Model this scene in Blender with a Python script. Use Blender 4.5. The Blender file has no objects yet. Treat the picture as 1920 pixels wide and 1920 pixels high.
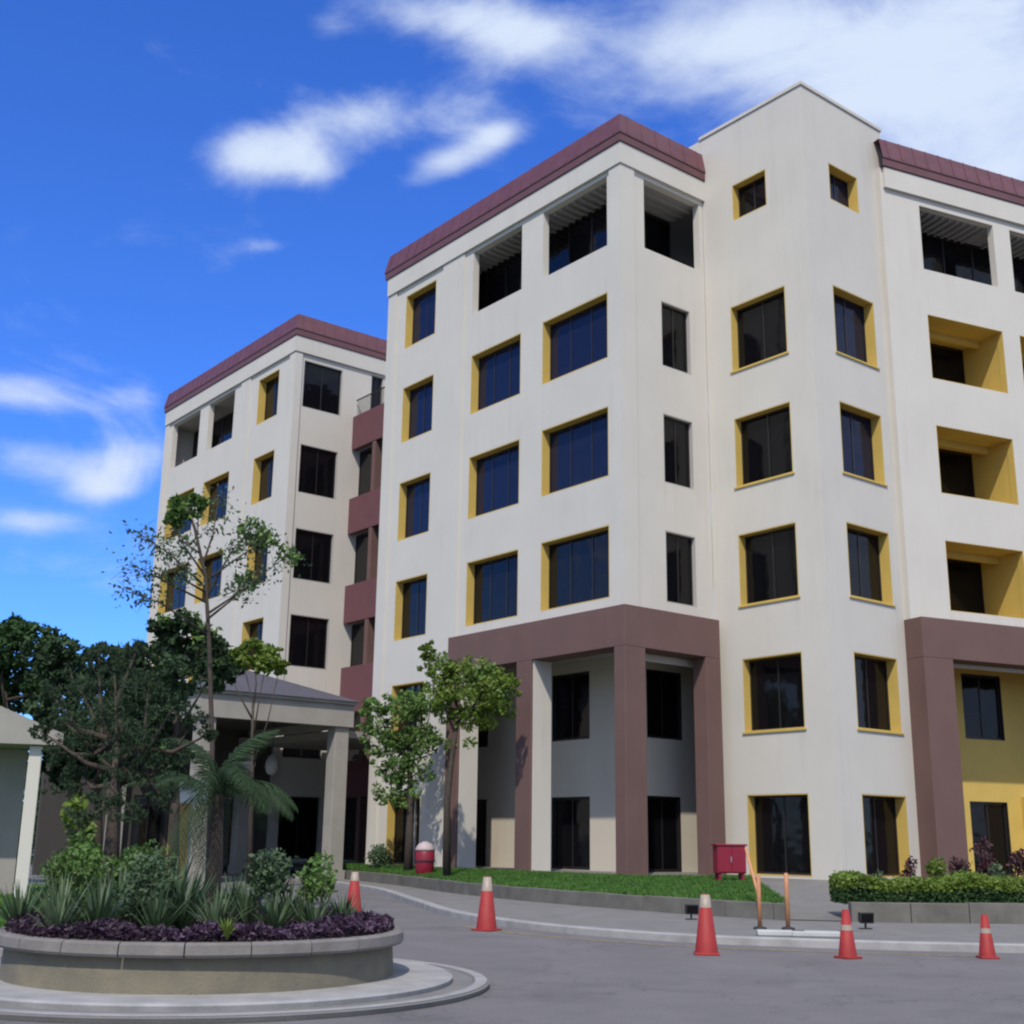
import bpy, math, random
import numpy as np
from mathutils import Vector, Matrix
random.seed(7); rng = np.random.default_rng(11)
scn = bpy.context.scene
C = scn.collection
R = math.radians

# ------------------------------------------------------------------ camera
cam_d = bpy.data.cameras.new('camera')
cam_d.sensor_width = 36.0
cam_d.lens = 36.0 * 2332.0 / 1920.0
cam_d.clip_end = 4000
cam = bpy.data.objects.new('camera', cam_d); C.objects.link(cam)
cam.matrix_world = Matrix.Translation((0, 0, 1.6)) @ Matrix.Rotation(R(90 + 14.8004), 4, 'X') @ Matrix.Rotation(R(0.7746), 4, 'Z')
scn.camera = cam
SURVEY = (Matrix.Rotation(R(90 + 14.8004), 3, 'X') @ Matrix.Rotation(R(0.7746), 3, 'Z'))   # fixed sighting frame used to place things on the ground
scn.render.engine = 'CYCLES'
scn.cycles.use_denoising = True
scn.cycles.max_bounces = 6
scn.cycles.transparent_max_bounces = 12
scn.cycles.pixel_filter_type = 'BLACKMAN_HARRIS'
scn.cycles.filter_width = 2.2
scn.view_settings.view_transform = 'Standard'
scn.view_settings.look = 'None'
scn.view_settings.exposure = 0.0
scn.view_settings.gamma = 1.0
scn.view_settings.use_curve_mapping = False

# ------------------------------------------------------------------ sun
SUN_EL, SUN_AZ = 50.0, 189.0            # where the sun stands: compass-like from +Y clockwise
sd = bpy.data.lights.new('sun', 'SUN'); sd.energy = 3.75; sd.angle = R(0.8); sd.color = (1.0, 0.92, 0.79)
so = bpy.data.objects.new('sun', sd); C.objects.link(so)
sv = Vector((math.sin(R(SUN_AZ)) * math.cos(R(SUN_EL)), math.cos(R(SUN_AZ)) * math.cos(R(SUN_EL)), math.sin(R(SUN_EL))))
so.rotation_euler = sv.to_track_quat('Z', 'Y').to_euler()
so.location = (0, -20, 40)

# ------------------------------------------------------------------ world: Nishita sky with clouds
wd = bpy.data.worlds.new('World'); scn.world = wd; wd.use_nodes = True
nt = wd.node_tree; nt.nodes.clear(); N = nt.nodes; L = nt.links
def nd(t, **k):
    n = N.new(t)
    for a, b in k.items(): setattr(n, a, b)
    return n
def setin(i, val):
    if isinstance(val, bpy.types.NodeSocket): L.new(val, i)
    else: i.default_value = val
def mth(op, a, b=None, c=None, clamp=False):
    n = nd('ShaderNodeMath', operation=op, use_clamp=clamp)
    for k, v_ in enumerate((a, b, c)):
        if v_ is not None: setin(n.inputs[k], v_)
    return n.outputs[0]
sky = nd('ShaderNodeTexSky', sky_type='NISHITA'); sky.sun_disc = False
sky.sun_elevation = R(SUN_EL); sky.sun_rotation = R(SUN_AZ); sky.altitude = 0; sky.air_density = 1.0; sky.dust_density = 0.3; sky.ozone_density = 3.0
hs = nd('ShaderNodeHueSaturation'); hs.inputs['Saturation'].default_value = 1.12; hs.inputs['Hue'].default_value = 0.505; hs.inputs['Value'].default_value = 1.3
L.new(sky.outputs[0], hs.inputs['Color'])
tc = nd('ShaderNodeTexCoord')
sp = nd('ShaderNodeSeparateXYZ'); L.new(tc.outputs['Generated'], sp.inputs[0])
ys = mth('MAXIMUM', sp.outputs[1], 0.02)
gx = mth('DIVIDE', sp.outputs[0], ys); gz = mth('DIVIDE', sp.outputs[2], ys)
front = mth('GREATER_THAN', sp.outputs[1], 0.03)
gv = nd('ShaderNodeCombineXYZ'); L.new(gx, gv.inputs[0]); L.new(gz, gv.inputs[1]); gv.inputs[2].default_value = 1.0
# cloud fields stand as directions in the sky: (azimuth tangent, elevation tangent, half-axes, weight)
CLOUDS = [(-0.24908, 0.59578, 0.04038, 0.00599, 0.0051, -0.02928, 0.36),
    (-0.19664, 0.60196, 0.05895, 0.01976, 0.01033, -0.03357, 0.38),
    (-0.1356, 0.63547, 0.04621, -0.00476, -0.00137, -0.02722, 0.34),
    (-0.17631, 0.58082, 0.03345, 0.0005, 0.0009, -0.01706, 0.24),
    (-0.0546, 0.59067, 0.0521, 0.02544, 0.0063, -0.01572, 0.38),
    (-0.0191, 0.61817, 0.02158, 0.00792, 0.00334, -0.01135, 0.26),
    (-0.05331, 0.63672, 0.03841, 0.01427, 0.00785, -0.02599, 0.2),
    (-0.21927, 0.50414, 0.02572, 0.00193, 0.00093, -0.00822, 0.2),
    (-0.41719, 0.36416, 0.05582, -0.01126, -0.00176, -0.02128, 0.36),
    (-0.38983, 0.30043, 0.0591, -0.00852, -0.00081, -0.02081, 0.32),
    (-0.31874, 0.30612, 0.03804, 0.00054, 0.00234, -0.02575, 0.38),
    (-0.34288, 0.27784, 0.03111, 0.00044, 0.00144, -0.01478, 0.3),
    (-0.39757, 0.24952, 0.05321, -0.00154, 0.00078, -0.01093, 0.34),
    (-0.33255, 0.35815, 0.0272, 0.00039, 0.00116, -0.01249, 0.24),
    (-0.35418, 0.21396, 0.11374, 0.00157, 0.00273, -0.02684, 0.14),
    (-0.09562, 0.7454, 0.08498, -0.01878, -0.00449, -0.03102, 0.3),
    (0.00387, 0.72409, 0.07436, -0.02444, -0.0102, -0.04103, 0.34),
    (-0.17425, 0.72986, 0.02247, -0.00422, -0.00163, -0.01576, 0.2),
    (0.39733, 0.70191, 0.14936, 0.02481, 0.00377, -0.09475, 0.36),
    (0.4216, 0.58183, 0.09264, -0.0359, -0.02208, -0.05565, 0.26),
    (0.22133, 0.72747, 0.10839, -0.0097, -0.00594, -0.05113, 0.3),
    (0.13633, 0.6755, 0.12739, 0.01866, 0.00411, -0.04969, 0.22),
    (0.28647, 0.65014, 0.0987, 0.029, 0.00539, -0.03193, 0.2),
    (-0.12036, 0.38539, 0.13576, 0.03117, 0.00437, -0.01903, 0.08),
    (0.33621, 0.74641, 0.20726, -0.01972, -0.01243, -0.0859, 0.14),
    (0.43975, 0.62515, 0.07454, -0.03147, -0.03218, -0.07682, 0.14)]
tot = None
for (cx, cz, ax, az, bx, bz, wgt) in CLOUDS:
    Mi = np.linalg.inv(np.array([[ax, bx], [az, bz]]))
    qs = []
    for r_ in range(2):
        n = nd('ShaderNodeVectorMath', operation='DOT_PRODUCT'); L.new(gv.outputs[0], n.inputs[0])
        n.inputs[1].default_value = (Mi[r_, 0], Mi[r_, 1], -(Mi[r_, 0] * cx + Mi[r_, 1] * cz))
        qs.append(mth('MULTIPLY', n.outputs['Value'], n.outputs['Value']))
    s_ = mth('ADD', qs[0], qs[1])
    e_ = mth('MULTIPLY', mth('EXPONENT', mth('MULTIPLY', s_, -1.0)), wgt)
    tot = e_ if tot is None else mth('ADD', tot, e_)
tot = mth('MULTIPLY', tot, front)
mp = nd('ShaderNodeMapping'); mp.inputs['Rotation'].default_value = (0, R(22), 0); mp.inputs['Scale'].default_value = (1.0, 1.0, 1.9)
L.new(tc.outputs['Generated'], mp.inputs[0])
nz = nd('ShaderNodeTexNoise'); nz.inputs['Scale'].default_value = 5.5; nz.inputs['Detail'].default_value = 7; nz.inputs['Roughness'].default_value = 0.6; nz.inputs['Distortion'].default_value = 0.9
L.new(mp.outputs[0], nz.inputs['Vector'])
nz2 = nd('ShaderNodeTexNoise'); nz2.inputs['Scale'].default_value = 22; nz2.inputs['Detail'].default_value = 5; nz2.inputs['Roughness'].default_value = 0.6
L.new(mp.outputs[0], nz2.inputs['Vector'])
fb = mth('ADD', mth('MULTIPLY', nz.outputs['Fac'], 0.72), mth('MULTIPLY', nz2.outputs['Fac'], 0.28))
# broken cloud added out of view to whiten the ambient light, clearing towards the blue quarter the picture looks at
cl_ = nd('ShaderNodeVectorMath', operation='DOT_PRODUCT'); L.new(tc.outputs['Generated'], cl_.inputs[0]); cl_.inputs[1].default_value = Vector((-0.42, 0.80, 0.42)).normalized()
clr = nd('ShaderNodeMapRange', interpolation_type='SMOOTHSTEP'); L.new(cl_.outputs['Value'], clr.inputs[0]); clr.inputs[1].default_value = 0.35; clr.inputs[2].default_value = 0.86; clr.inputs[3].default_value = 0.42; clr.inputs[4].default_value = -0.01
dn = mth('ADD', mth('ADD', fb, tot), clr.outputs[0])
mr = nd('ShaderNodeMapRange', interpolation_type='SMOOTHSTEP'); L.new(dn, mr.inputs[0])
mr.inputs[1].default_value = 0.56; mr.inputs[2].default_value = 1.10
cc = nd('ShaderNodeMix', data_type='RGBA'); L.new(mth('MULTIPLY', mr.outputs[0], 1.0), cc.inputs[0])
tn = nd('ShaderNodeMix', data_type='RGBA', blend_type='MULTIPLY'); tn.inputs[0].default_value = 1.0; tn.inputs[7].default_value = (0.50, 0.90, 1.66, 1)
L.new(hs.outputs[0], tn.inputs[6]); L.new(tn.outputs[2], cc.inputs[6]); cc.inputs[7].default_value = (6.6, 7.6, 9.4, 1)
bg = nd('ShaderNodeBackground'); bg.inputs['Strength'].default_value = 0.105
L.new(cc.outputs[2], bg.inputs['Color'])
wo = nd('ShaderNodeOutputWorld'); L.new(bg.outputs[0], wo.inputs[0])

# ------------------------------------------------------------------ materials
def mat(name, col, rough=0.8, var=0.0, scale=3.0, detail=5, bump=0.0, bscale=40, metallic=0.0, streak=0.0, spec=0.5, col2=None, stretch=(1, 1, 1), trans=0.0):
    m = bpy.data.materials.new(name); m.use_nodes = True
    t = m.node_tree; b = t.nodes['Principled BSDF']
    b.inputs['Base Color'].default_value = (*col, 1); b.inputs['Roughness'].default_value = rough
    b.inputs['Metallic'].default_value = metallic; b.inputs['Specular IOR Level'].default_value = spec
    geo = t.nodes.new('ShaderNodeNewGeometry')
    mpn = t.nodes.new('ShaderNodeMapping'); mpn.inputs['Scale'].default_value = stretch; t.links.new(geo.outputs['Position'], mpn.inputs[0])
    if var or col2:
        n = t.nodes.new('ShaderNodeTexNoise'); n.inputs['Scale'].default_value = scale; n.inputs['Detail'].default_value = detail; n.inputs['Roughness'].default_value = 0.6
        t.links.new(mpn.outputs[0], n.inputs['Vector'])
        cr = t.nodes.new('ShaderNodeMapRange'); cr.inputs[1].default_value = 0.3; cr.inputs[2].default_value = 0.7
        t.links.new(n.outputs['Fac'], cr.inputs[0])
        mx = t.nodes.new('ShaderNodeMix'); mx.data_type = 'RGBA'
        c2 = col2 if col2 else tuple(c * (1 + var) for c in col)
        c1 = col if col2 else tuple(c * (1 - var) for c in col)
        mx.inputs[6].default_value = (*c1, 1); mx.inputs[7].default_value = (*c2, 1)
        t.links.new(cr.outputs[0], mx.inputs[0])
        out = mx.outputs[2]
        if streak:
            mp2 = t.nodes.new('ShaderNodeMapping'); mp2.inputs['Scale'].default_value = (1, 1, 0.06); t.links.new(geo.outputs['Position'], mp2.inputs[0])
            n2 = t.nodes.new('ShaderNodeTexNoise'); n2.inputs['Scale'].default_value = 3.2; n2.inputs['Detail'].default_value = 6; n2.inputs['Roughness'].default_value = 0.65
            t.links.new(mp2.outputs[0], n2.inputs['Vector'])
            c3 = t.nodes.new('ShaderNodeMapRange'); c3.inputs[1].default_value = 0.5; c3.inputs[2].default_value = 0.8; c3.inputs[4].default_value = streak
            t.links.new(n2.outputs['Fac'], c3.inputs[0])
            m3 = t.nodes.new('ShaderNodeMix'); m3.data_type = 'RGBA'
            n4 = t.nodes.new('ShaderNodeTexNoise'); n4.inputs['Scale'].default_value = .33; n4.inputs['Detail'].default_value = 3; t.links.new(geo.outputs['Position'], n4.inputs['Vector'])
            c4 = t.nodes.new('ShaderNodeMapRange'); c4.inputs[1].default_value = 0.42; c4.inputs[2].default_value = 0.66; t.links.new(n4.outputs['Fac'], c4.inputs[0])
            mm_ = t.nodes.new('ShaderNodeMath'); mm_.operation = 'MULTIPLY'; t.links.new(c3.outputs[0], mm_.inputs[0]); t.links.new(c4.outputs[0], mm_.inputs[1])
            t.links.new(mm_.outputs[0], m3.inputs[0]); t.links.new(out, m3.inputs[6]); m3.inputs[7].default_value = (col[0] * .55, col[1] * .53, col[2] * .5, 1)
            out = m3.outputs[2]
        t.links.new(out, b.inputs['Base Color'])
    if bump:
        n = t.nodes.new('ShaderNodeTexNoise'); n.inputs['Scale'].default_value = bscale; n.inputs['Detail'].default_value = 4
        t.links.new(geo.outputs['Position'], n.inputs['Vector'])
        bp = t.nodes.new('ShaderNodeBump'); bp.inputs['Strength'].default_value = bump; bp.inputs['Distance'].default_value = 0.02
        t.links.new(n.outputs['Fac'], bp.inputs['Height']); t.links.new(bp.outputs[0], b.inputs['Normal'])
    if trans:
        tr = t.nodes.new('ShaderNodeBsdfTranslucent'); ms = t.nodes.new('ShaderNodeMixShader'); ms.inputs[0].default_value = trans
        o = t.nodes['Material Output']
        if b.inputs['Base Color'].links: t.links.new(b.inputs['Base Color'].links[0].from_socket, tr.inputs[0])
        else: tr.inputs[0].default_value = (*col, 1)
        t.links.new(b.outputs[0], ms.inputs[1]); t.links.new(tr.outputs[0], ms.inputs[2]); t.links.new(ms.outputs[0], o.inputs[0])
    return m
M = {}
M['cream'] = mat('cream_render', (0.565, 0.54, 0.485), 0.85, 0.035, 0.5, bump=0.08, bscale=25, streak=0.3)
M['ochre'] = mat('ochre_paint', (0.54, 0.385, 0.095), 0.75, 0.07, 1.2, streak=0.15)
M['brown'] = mat('brown_paint', (0.135, 0.077, 0.067), 0.8, 0.07, 1.0, streak=0.18, bump=0.05)
M['roof'] = mat('maroon_roof', (0.135, 0.052, 0.062), 0.5, 0.14, 1.5, stretch=(1, 1, 2))
M['fascia'] = mat('maroon_fascia', (0.135, 0.058, 0.062), 0.6, 0.1, 1.5)
M['maroon'] = mat('maroon_paint', (0.13, 0.05, 0.06), 0.75, 0.08, 1.5, streak=0.15)
M['slate'] = mat('slate_roof', (0.075, 0.072, 0.09), 0.75, 0.15, 4)
M['frame'] = mat('dark_frame', (0.018, 0.016, 0.016), 0.4)
M['blind'] = mat('pale_blind', (0.30, 0.29, 0.27), 0.8, 0.1, 6)
M['curtain'] = mat('brown_curtain', (0.20, 0.10, 0.05), 0.9, 0.3, 3, stretch=(4, 4, .3))
M['soffit'] = mat('grey_soffit', (0.40, 0.385, 0.36), 0.85, 0.04, 1)
M['asphalt'] = mat('asphalt', (0.125, 0.118, 0.12), 0.85, 0.14, 0.8, detail=10, bump=0.5, bscale=60)
M['coping'] = mat('coping_concrete', (0.175, 0.162, 0.15), 0.9, 0.22, 2.6, detail=8, bump=0.3, streak=0.3)
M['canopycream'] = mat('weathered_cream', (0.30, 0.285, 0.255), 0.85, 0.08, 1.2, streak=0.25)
M['concrete'] = mat('concrete', (0.17, 0.165, 0.157), 0.85, 0.14, 1.6, detail=8, bump=0.2)
M['kerb'] = mat('kerb_concrete', (0.29, 0.285, 0.28), 0.85, 0.2, 2.5, detail=8, bump=0.2)
M['kerbwhite'] = mat('whitewashed_kerb', (0.42, 0.43, 0.43), 0.8, 0.1, 4)
M['stone'] = mat('planter_render', (0.12, 0.112, 0.088), 0.9, 0.3, 2.2, col2=(0.19, 0.17, 0.115), detail=8, bump=0.4, streak=0.3)
M['lowwall'] = mat('weathered_low_wall', (0.125, 0.12, 0.105), 0.9, 0.25, 1.8, detail=8, bump=0.4, streak=0.3)
M['soil'] = mat('soil', (0.05, 0.035, 0.025), 0.95, 0.2, 5)
M['lawn'] = mat('lawn', (0.055, 0.125, 0.02), 0.9, 0.25, 2.5)
M['blade'] = mat('grass_blade', (0.065, 0.16, 0.022), 0.7, 0.3, 2.0, trans=0.3)
M['ground'] = mat('ground', (0.10, 0.10, 0.075), 0.9, 0.3, 0.05)
M['bark'] = mat('bark', (0.055, 0.042, 0.032), 0.9, 0.25, 8, bump=0.5)
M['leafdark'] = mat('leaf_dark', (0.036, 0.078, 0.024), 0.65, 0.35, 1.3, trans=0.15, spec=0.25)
M['leafdeep'] = mat('leaf_deep', (0.034, 0.062, 0.028), 0.75, 0.35, 1.3, trans=0.1, spec=0.15)
M['leafsoft'] = mat('leaf_soft_dark', (0.034, 0.058, 0.030), 0.75, 0.4, 1.6, trans=0.2, spec=0.15)
M['leafmid'] = mat('leaf_mid', (0.095, 0.18, 0.035), 0.6, 0.3, 1.5, trans=0.25)
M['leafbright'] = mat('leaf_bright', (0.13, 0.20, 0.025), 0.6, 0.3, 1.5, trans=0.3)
M['leafpale'] = mat('leaf_pale', (0.095, 0.145, 0.07), 0.6, 0.35, 3, trans=0.25)
M['leafhaze'] = mat('leaf_greygreen', (0.06, 0.105, 0.045), 0.6, 0.35, 2, trans=0.2)
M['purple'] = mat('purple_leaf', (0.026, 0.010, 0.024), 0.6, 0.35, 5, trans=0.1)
M['purplelit'] = mat('purple_leaf_sunlit', (0.07, 0.035, 0.075), 0.6, 0.3, 4, trans=0.1)  # the purple leaf with sunlight put into its colour
M['redleaf'] = mat('red_brown_leaf', (0.07, 0.022, 0.028), 0.6, 0.3, 4, trans=0.2)
M['cone'] = mat('cone_red', (0.29, 0.020, 0.018), 0.65, 0.12, 6)
M['conewhite'] = mat('cone_white', (0.33, 0.27, 0.22), 0.5, 0.08, 9)
M['rubber'] = mat('rubber', (0.025, 0.022, 0.022), 0.7, 0.2, 5)
M['terrsoff'] = mat('terrace_soffit', (0.30, 0.29, 0.28), 0.9, 0.05, 1)
M['lobby'] = mat('shade_dark_lobby', (0.055, 0.05, 0.045), 0.85, 0.08, 1.2)  # shade under the canopy painted into the wall and ceiling colour
M['red'] = mat('red_enamel', (0.22, 0.010, 0.028), 0.45, 0.1, 3)
M['pinkish'] = mat('faded_pale_plastic', (0.42, 0.34, 0.35), 0.6, 0.1, 5)
M['post'] = mat('faded_orange_post', (0.50, 0.23, 0.11), 0.7, 0.15, 5)
M['tan'] = mat('tan_paint', (0.42, 0.24, 0.08), 0.8, 0.1, 2, streak=0.2)
M['greysign'] = mat('pale_grey_panel', (0.50, 0.50, 0.50), 0.6, 0.05, 2)
M['black'] = mat('black_metal', (0.02, 0.02, 0.02), 0.5)
M['lamp'] = mat('opal_glass', (0.36, 0.35, 0.34), 0.4, 0.03, 3)
M['steel'] = mat('galvanised_steel', (0.35, 0.35, 0.36), 0.5, 0.1, 5, metallic=0.6)
def line_mat(name, col, base, cover):
    m = mat(name, col, 0.85, 0.1, 5, bump=0.3, bscale=60)
    t = m.node_tree; b = t.nodes['Principled BSDF']
    src = b.inputs['Base Color'].links[0].from_socket
    g = t.nodes.new('ShaderNodeNewGeometry'); n = t.nodes.new('ShaderNodeTexNoise'); n.inputs['Scale'].default_value = 7; n.inputs['Detail'].default_value = 9; n.inputs['Roughness'].default_value = .7
    t.links.new(g.outputs['Position'], n.inputs['Vector'])
    r_ = t.nodes.new('ShaderNodeMapRange'); r_.inputs[1].default_value = cover - .08; r_.inputs[2].default_value = cover + .08; t.links.new(n.outputs['Fac'], r_.inputs[0])
    mx = t.nodes.new('ShaderNodeMix'); mx.data_type = 'RGBA'; t.links.new(r_.outputs[0], mx.inputs[0]); t.links.new(src, mx.inputs[6]); mx.inputs[7].default_value = (*base, 1)
    t.links.new(mx.outputs[2], b.inputs['Base Color']); return m
def worn_asphalt(m):
    t = m.node_tree; b = t.nodes['Principled BSDF']; src = b.inputs['Base Color'].links[0].from_socket
    g = t.nodes.new('ShaderNodeNewGeometry')
    def noise(sc, det, lo, hi, out1, stretch=None):
        n = t.nodes.new('ShaderNodeTexNoise'); n.inputs['Scale'].default_value = sc; n.inputs['Detail'].default_value = det; n.inputs['Roughness'].default_value = .65
        q = t.nodes.new('ShaderNodeMapping'); q.inputs['Scale'].default_value = stretch or (1, 1, 1); t.links.new(g.outputs['Position'], q.inputs[0]); t.links.new(q.outputs[0], n.inputs['Vector'])
        r_ = t.nodes.new('ShaderNodeMapRange'); r_.inputs[1].default_value = lo; r_.inputs[2].default_value = hi; r_.inputs[4].default_value = out1; t.links.new(n.outputs['Fac'], r_.inputs[0]); return r_.outputs[0]
    def mixin(fac, col, src):
        mx = t.nodes.new('ShaderNodeMix'); mx.data_type = 'RGBA'; t.links.new(fac, mx.inputs[0]); t.links.new(src, mx.inputs[6]); mx.inputs[7].default_value = (*col, 1); return mx.outputs[2]
    src = mixin(noise(60, 4, .45, .72, .8), (.26, .25, .24), src)            # pale aggregate
    src = mixin(noise(.55, 6, .52, .68, .45), (.075, .072, .072), src)        # damp and oil stains
    src = mixin(noise(.9, 7, .55, .72, .4, (1, .3, 1)), (.19, .185, .18), src)  # dusty tyre-worn bands
    v = t.nodes.new('ShaderNodeTexVoronoi'); v.feature = 'DISTANCE_TO_EDGE'; v.inputs['Scale'].default_value = .33
    w = t.nodes.new('ShaderNodeTexNoise'); w.inputs['Scale'].default_value = 1.2; w.inputs['Detail'].default_value = 8; t.links.new(g.outputs['Position'], w.inputs['Vector'])
    ad = t.nodes.new('ShaderNodeMix'); ad.data_type = 'RGBA'; ad.blend_type = 'LINEAR_LIGHT'; ad.inputs[0].default_value = .9; t.links.new(g.outputs['Position'], ad.inputs[6]); t.links.new(w.outputs['Color'], ad.inputs[7])
    t.links.new(ad.outputs[2], v.inputs['Vector'])
    r_ = t.nodes.new('ShaderNodeMapRange'); r_.inputs[1].default_value = .003; r_.inputs[2].default_value = .009; r_.inputs[3].default_value = .3; r_.inputs[4].default_value = 0; t.links.new(v.outputs['Distance'], r_.inputs[0])
    src = mixin(r_.outputs[0], (.035, .034, .034), src)
    t.links.new(src, b.inputs['Base Color'])
worn_asphalt(M['asphalt'])
M['yline'] = line_mat('worn_yellow_line', (0.28, 0.21, 0.09), (0.125, 0.118, 0.12), 0.52)
def glass(name, tint, rough):
    m = bpy.data.materials.new(name); m.use_nodes = True; t = m.node_tree; b = t.nodes['Principled BSDF']
    b.inputs['Base Color'].default_value = (*tint, 1); b.inputs['Roughness'].default_value = rough; b.inputs['Specular IOR Level'].default_value = 0.33
    tr = t.nodes.new('ShaderNodeBsdfTransparent'); tr.inputs[0].default_value = (0.55, 0.6, 0.68, 1)
    ms = t.nodes.new('ShaderNodeMixShader'); fr = t.nodes.new('ShaderNodeFresnel'); fr.inputs[0].default_value = 1.5
    mm = t.nodes.new('ShaderNodeMath'); mm.operation = 'ADD'; mm.use_clamp = True; mm.inputs[1].default_value = 0.72; t.links.new(fr.outputs[0], mm.inputs[0])
    g_ = t.nodes.new('ShaderNodeNewGeometry'); n_ = t.nodes.new('ShaderNodeTexNoise'); n_.inputs['Scale'].default_value = 1.1; n_.inputs['Detail'].default_value = 2; t.links.new(g_.outputs['Position'], n_.inputs['Vector'])
    bm_ = t.nodes.new('ShaderNodeBump'); bm_.inputs['Strength'].default_value = .35; bm_.inputs['Distance'].default_value = .05; t.links.new(n_.outputs['Fac'], bm_.inputs['Height']); t.links.new(bm_.outputs[0], b.inputs['Normal'])
    t.links.new(mm.outputs[0], ms.inputs[0]); t.links.new(tr.outputs[0], ms.inputs[1]); t.links.new(b.outputs[0], ms.inputs[2])
    t.links.new(ms.outputs[0], t.nodes['Material Output'].inputs[0]); return m
M['arcpaint'] = mat('cream_render_warmed', (0.55, 0.50, 0.42), 0.85, 0.04, 0.5, streak=0.2)  # the wall cream, warmed in colour to cancel the arcade's bluish shade
M['glass'] = glass('sky_blue_glass', (0.008, 0.011, 0.034), 0.04)  # blue of the sky's reflection put into the base colour
M['glassdark'] = glass('dark_glass', (0.006, 0.006, 0.008), 0.06)

# ------------------------------------------------------------------ helpers
def link(name, me, parent=None):
    o = bpy.data.objects.new(name, me); C.objects.link(o)
    if parent is not None: o.parent = parent
    return o
def tag(o, label=None, cat=None, group=None, kind=None):
    if label: o['label'] = label
    if cat: o['category'] = cat
    if group: o['group'] = group
    if kind: o['kind'] = kind
    return o
def empty(name, loc, rz=0.0, **k):
    o = bpy.data.objects.new(name, None); C.objects.link(o); o.location = loc; o.rotation_euler = (0, 0, rz); o.empty_display_size = .3
    return tag(o, **k)
class MB:
    def __init__(s): s.v = []; s.f = []
    def add(s, vs, fs):
        k = len(s.v); s.v += [tuple(a) for a in vs]; s.f += [tuple(i + k for i in f) for f in fs]
    def quad(s, a, b, c, d): s.add([a, b, c, d], [(0, 1, 2, 3)])
    def box(s, F, s0, s1, d0, d1, z0, z1):
        P = [F(a, b, c) for c in (z0, z1) for (a, b) in ((s0, d0), (s1, d0), (s1, d1), (s0, d1))]
        s.add(P, [(3, 2, 1, 0), (4, 5, 6, 7), (0, 1, 5, 4), (1, 2, 6, 5), (2, 3, 7, 6), (3, 0, 4, 7)])
    def lathe(s, prof, n=24, c=(0, 0), close=True):
        k = len(s.v)
        for (r, z) in prof:
            for i in range(n):
                a = 2 * math.pi * i / n; s.v.append((c[0] + r * math.cos(a), c[1] + r * math.sin(a), z))
        for j in range(len(prof) - 1):
            for i in range(n):
                i2 = (i + 1) % n; s.f.append((k + j * n + i, k + j * n + i2, k + (j + 1) * n + i2, k + (j + 1) * n + i))
        if close:
            s.f.append(tuple(k + i for i in reversed(range(n)))); s.f.append(tuple(k + (len(prof) - 1) * n + i for i in range(n)))
    def tube(s, pts, rad, n=8):
        pts = [Vector(p) for p in pts]; k = len(s.v)
        for j, p in enumerate(pts):
            t = (pts[min(j + 1, len(pts) - 1)] - pts[max(j - 1, 0)]).normalized()
            a = t.orthogonal().normalized() if j == 0 else (pa - t * pa.dot(t)).normalized()
            pa = a; b = t.cross(a); r = rad[j] if hasattr(rad, '__len__') else rad
            for i in range(n):
                q = 2 * math.pi * i / n; s.v.append(tuple(p + a * (r * math.cos(q)) + b * (r * math.sin(q))))
        for j in range(len(pts) - 1):
            for i in range(n):
                i2 = (i + 1) % n; s.f.append((k + j * n + i, k + j * n + i2, k + (j + 1) * n + i2, k + (j + 1) * n + i))
        s.f.append(tuple(k + i for i in reversed(range(n)))); s.f.append(tuple(k + (len(pts) - 1) * n + i for i in range(n)))
    def build(s, name, m, parent=None, smooth=False, bevel=0.0):
        me = bpy.data.meshes.new(name); me.from_pydata(s.v, [], s.f); me.materials.append(m); me.validate(); me.update()
        if smooth:
            for p in me.polygons: p.use_smooth = True
        o = link(name, me, parent)
        if bevel:
            b = o.modifiers.new('b', 'BEVEL'); b.width = bevel; b.segments = 2; b.limit_method = 'ANGLE'
        return o
def frame(ox, oy, ang):
    ca, sa = math.cos(ang), math.sin(ang)
    return lambda s, d, z: (ox + s * ca - d * sa, oy + s * sa + d * ca, z)
def frameR(ox, oy, ang):     # depth axis mirrored (inward normal to the right of s)
    ca, sa = math.cos(ang), math.sin(ang)
    return lambda s, d, z: (ox + s * ca + d * sa, oy + s * sa - d * ca, z)

def wall(parent, name, F, s0, s1, z0, z1, holes, T, m):
    """A wall with real openings: front and back skins and the sides of every hole."""
    S = sorted({s0, s1, *[h[0] for h in holes], *[h[1] for h in holes]}); Z = sorted({z0, z1, *[h[2] for h in holes], *[h[3] for h in holes]})
    b = MB()
    inh = lambda a, z: any(h[0] < a < h[1] and h[2] < z < h[3] for h in holes)
    for i in range(len(S) - 1):
        for j in range(len(Z) - 1):
            if inh((S[i] + S[i + 1]) / 2, (Z[j] + Z[j + 1]) / 2): continue
            b.quad(F(S[i], 0, Z[j]), F(S[i + 1], 0, Z[j]), F(S[i + 1], 0, Z[j + 1]), F(S[i], 0, Z[j + 1]))
            b.quad(F(S[i], T, Z[j]), F(S[i], T, Z[j + 1]), F(S[i + 1], T, Z[j + 1]), F(S[i + 1], T, Z[j]))
    for (a, c, e, g) in [*holes, (s0, s1, z0, z1)]:
        b.quad(F(a, 0, e), F(a, 0, g), F(a, T, g), F(a, T, e)); b.quad(F(c, 0, e), F(c, T, e), F(c, T, g), F(c, 0, g))
        b.quad(F(a, 0, g), F(c, 0, g), F(c, T, g), F(a, T, g)); b.quad(F(a, 0, e), F(a, T, e), F(c, T, e), F(c, 0, e))
    return b.build(name, m, parent)

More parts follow.
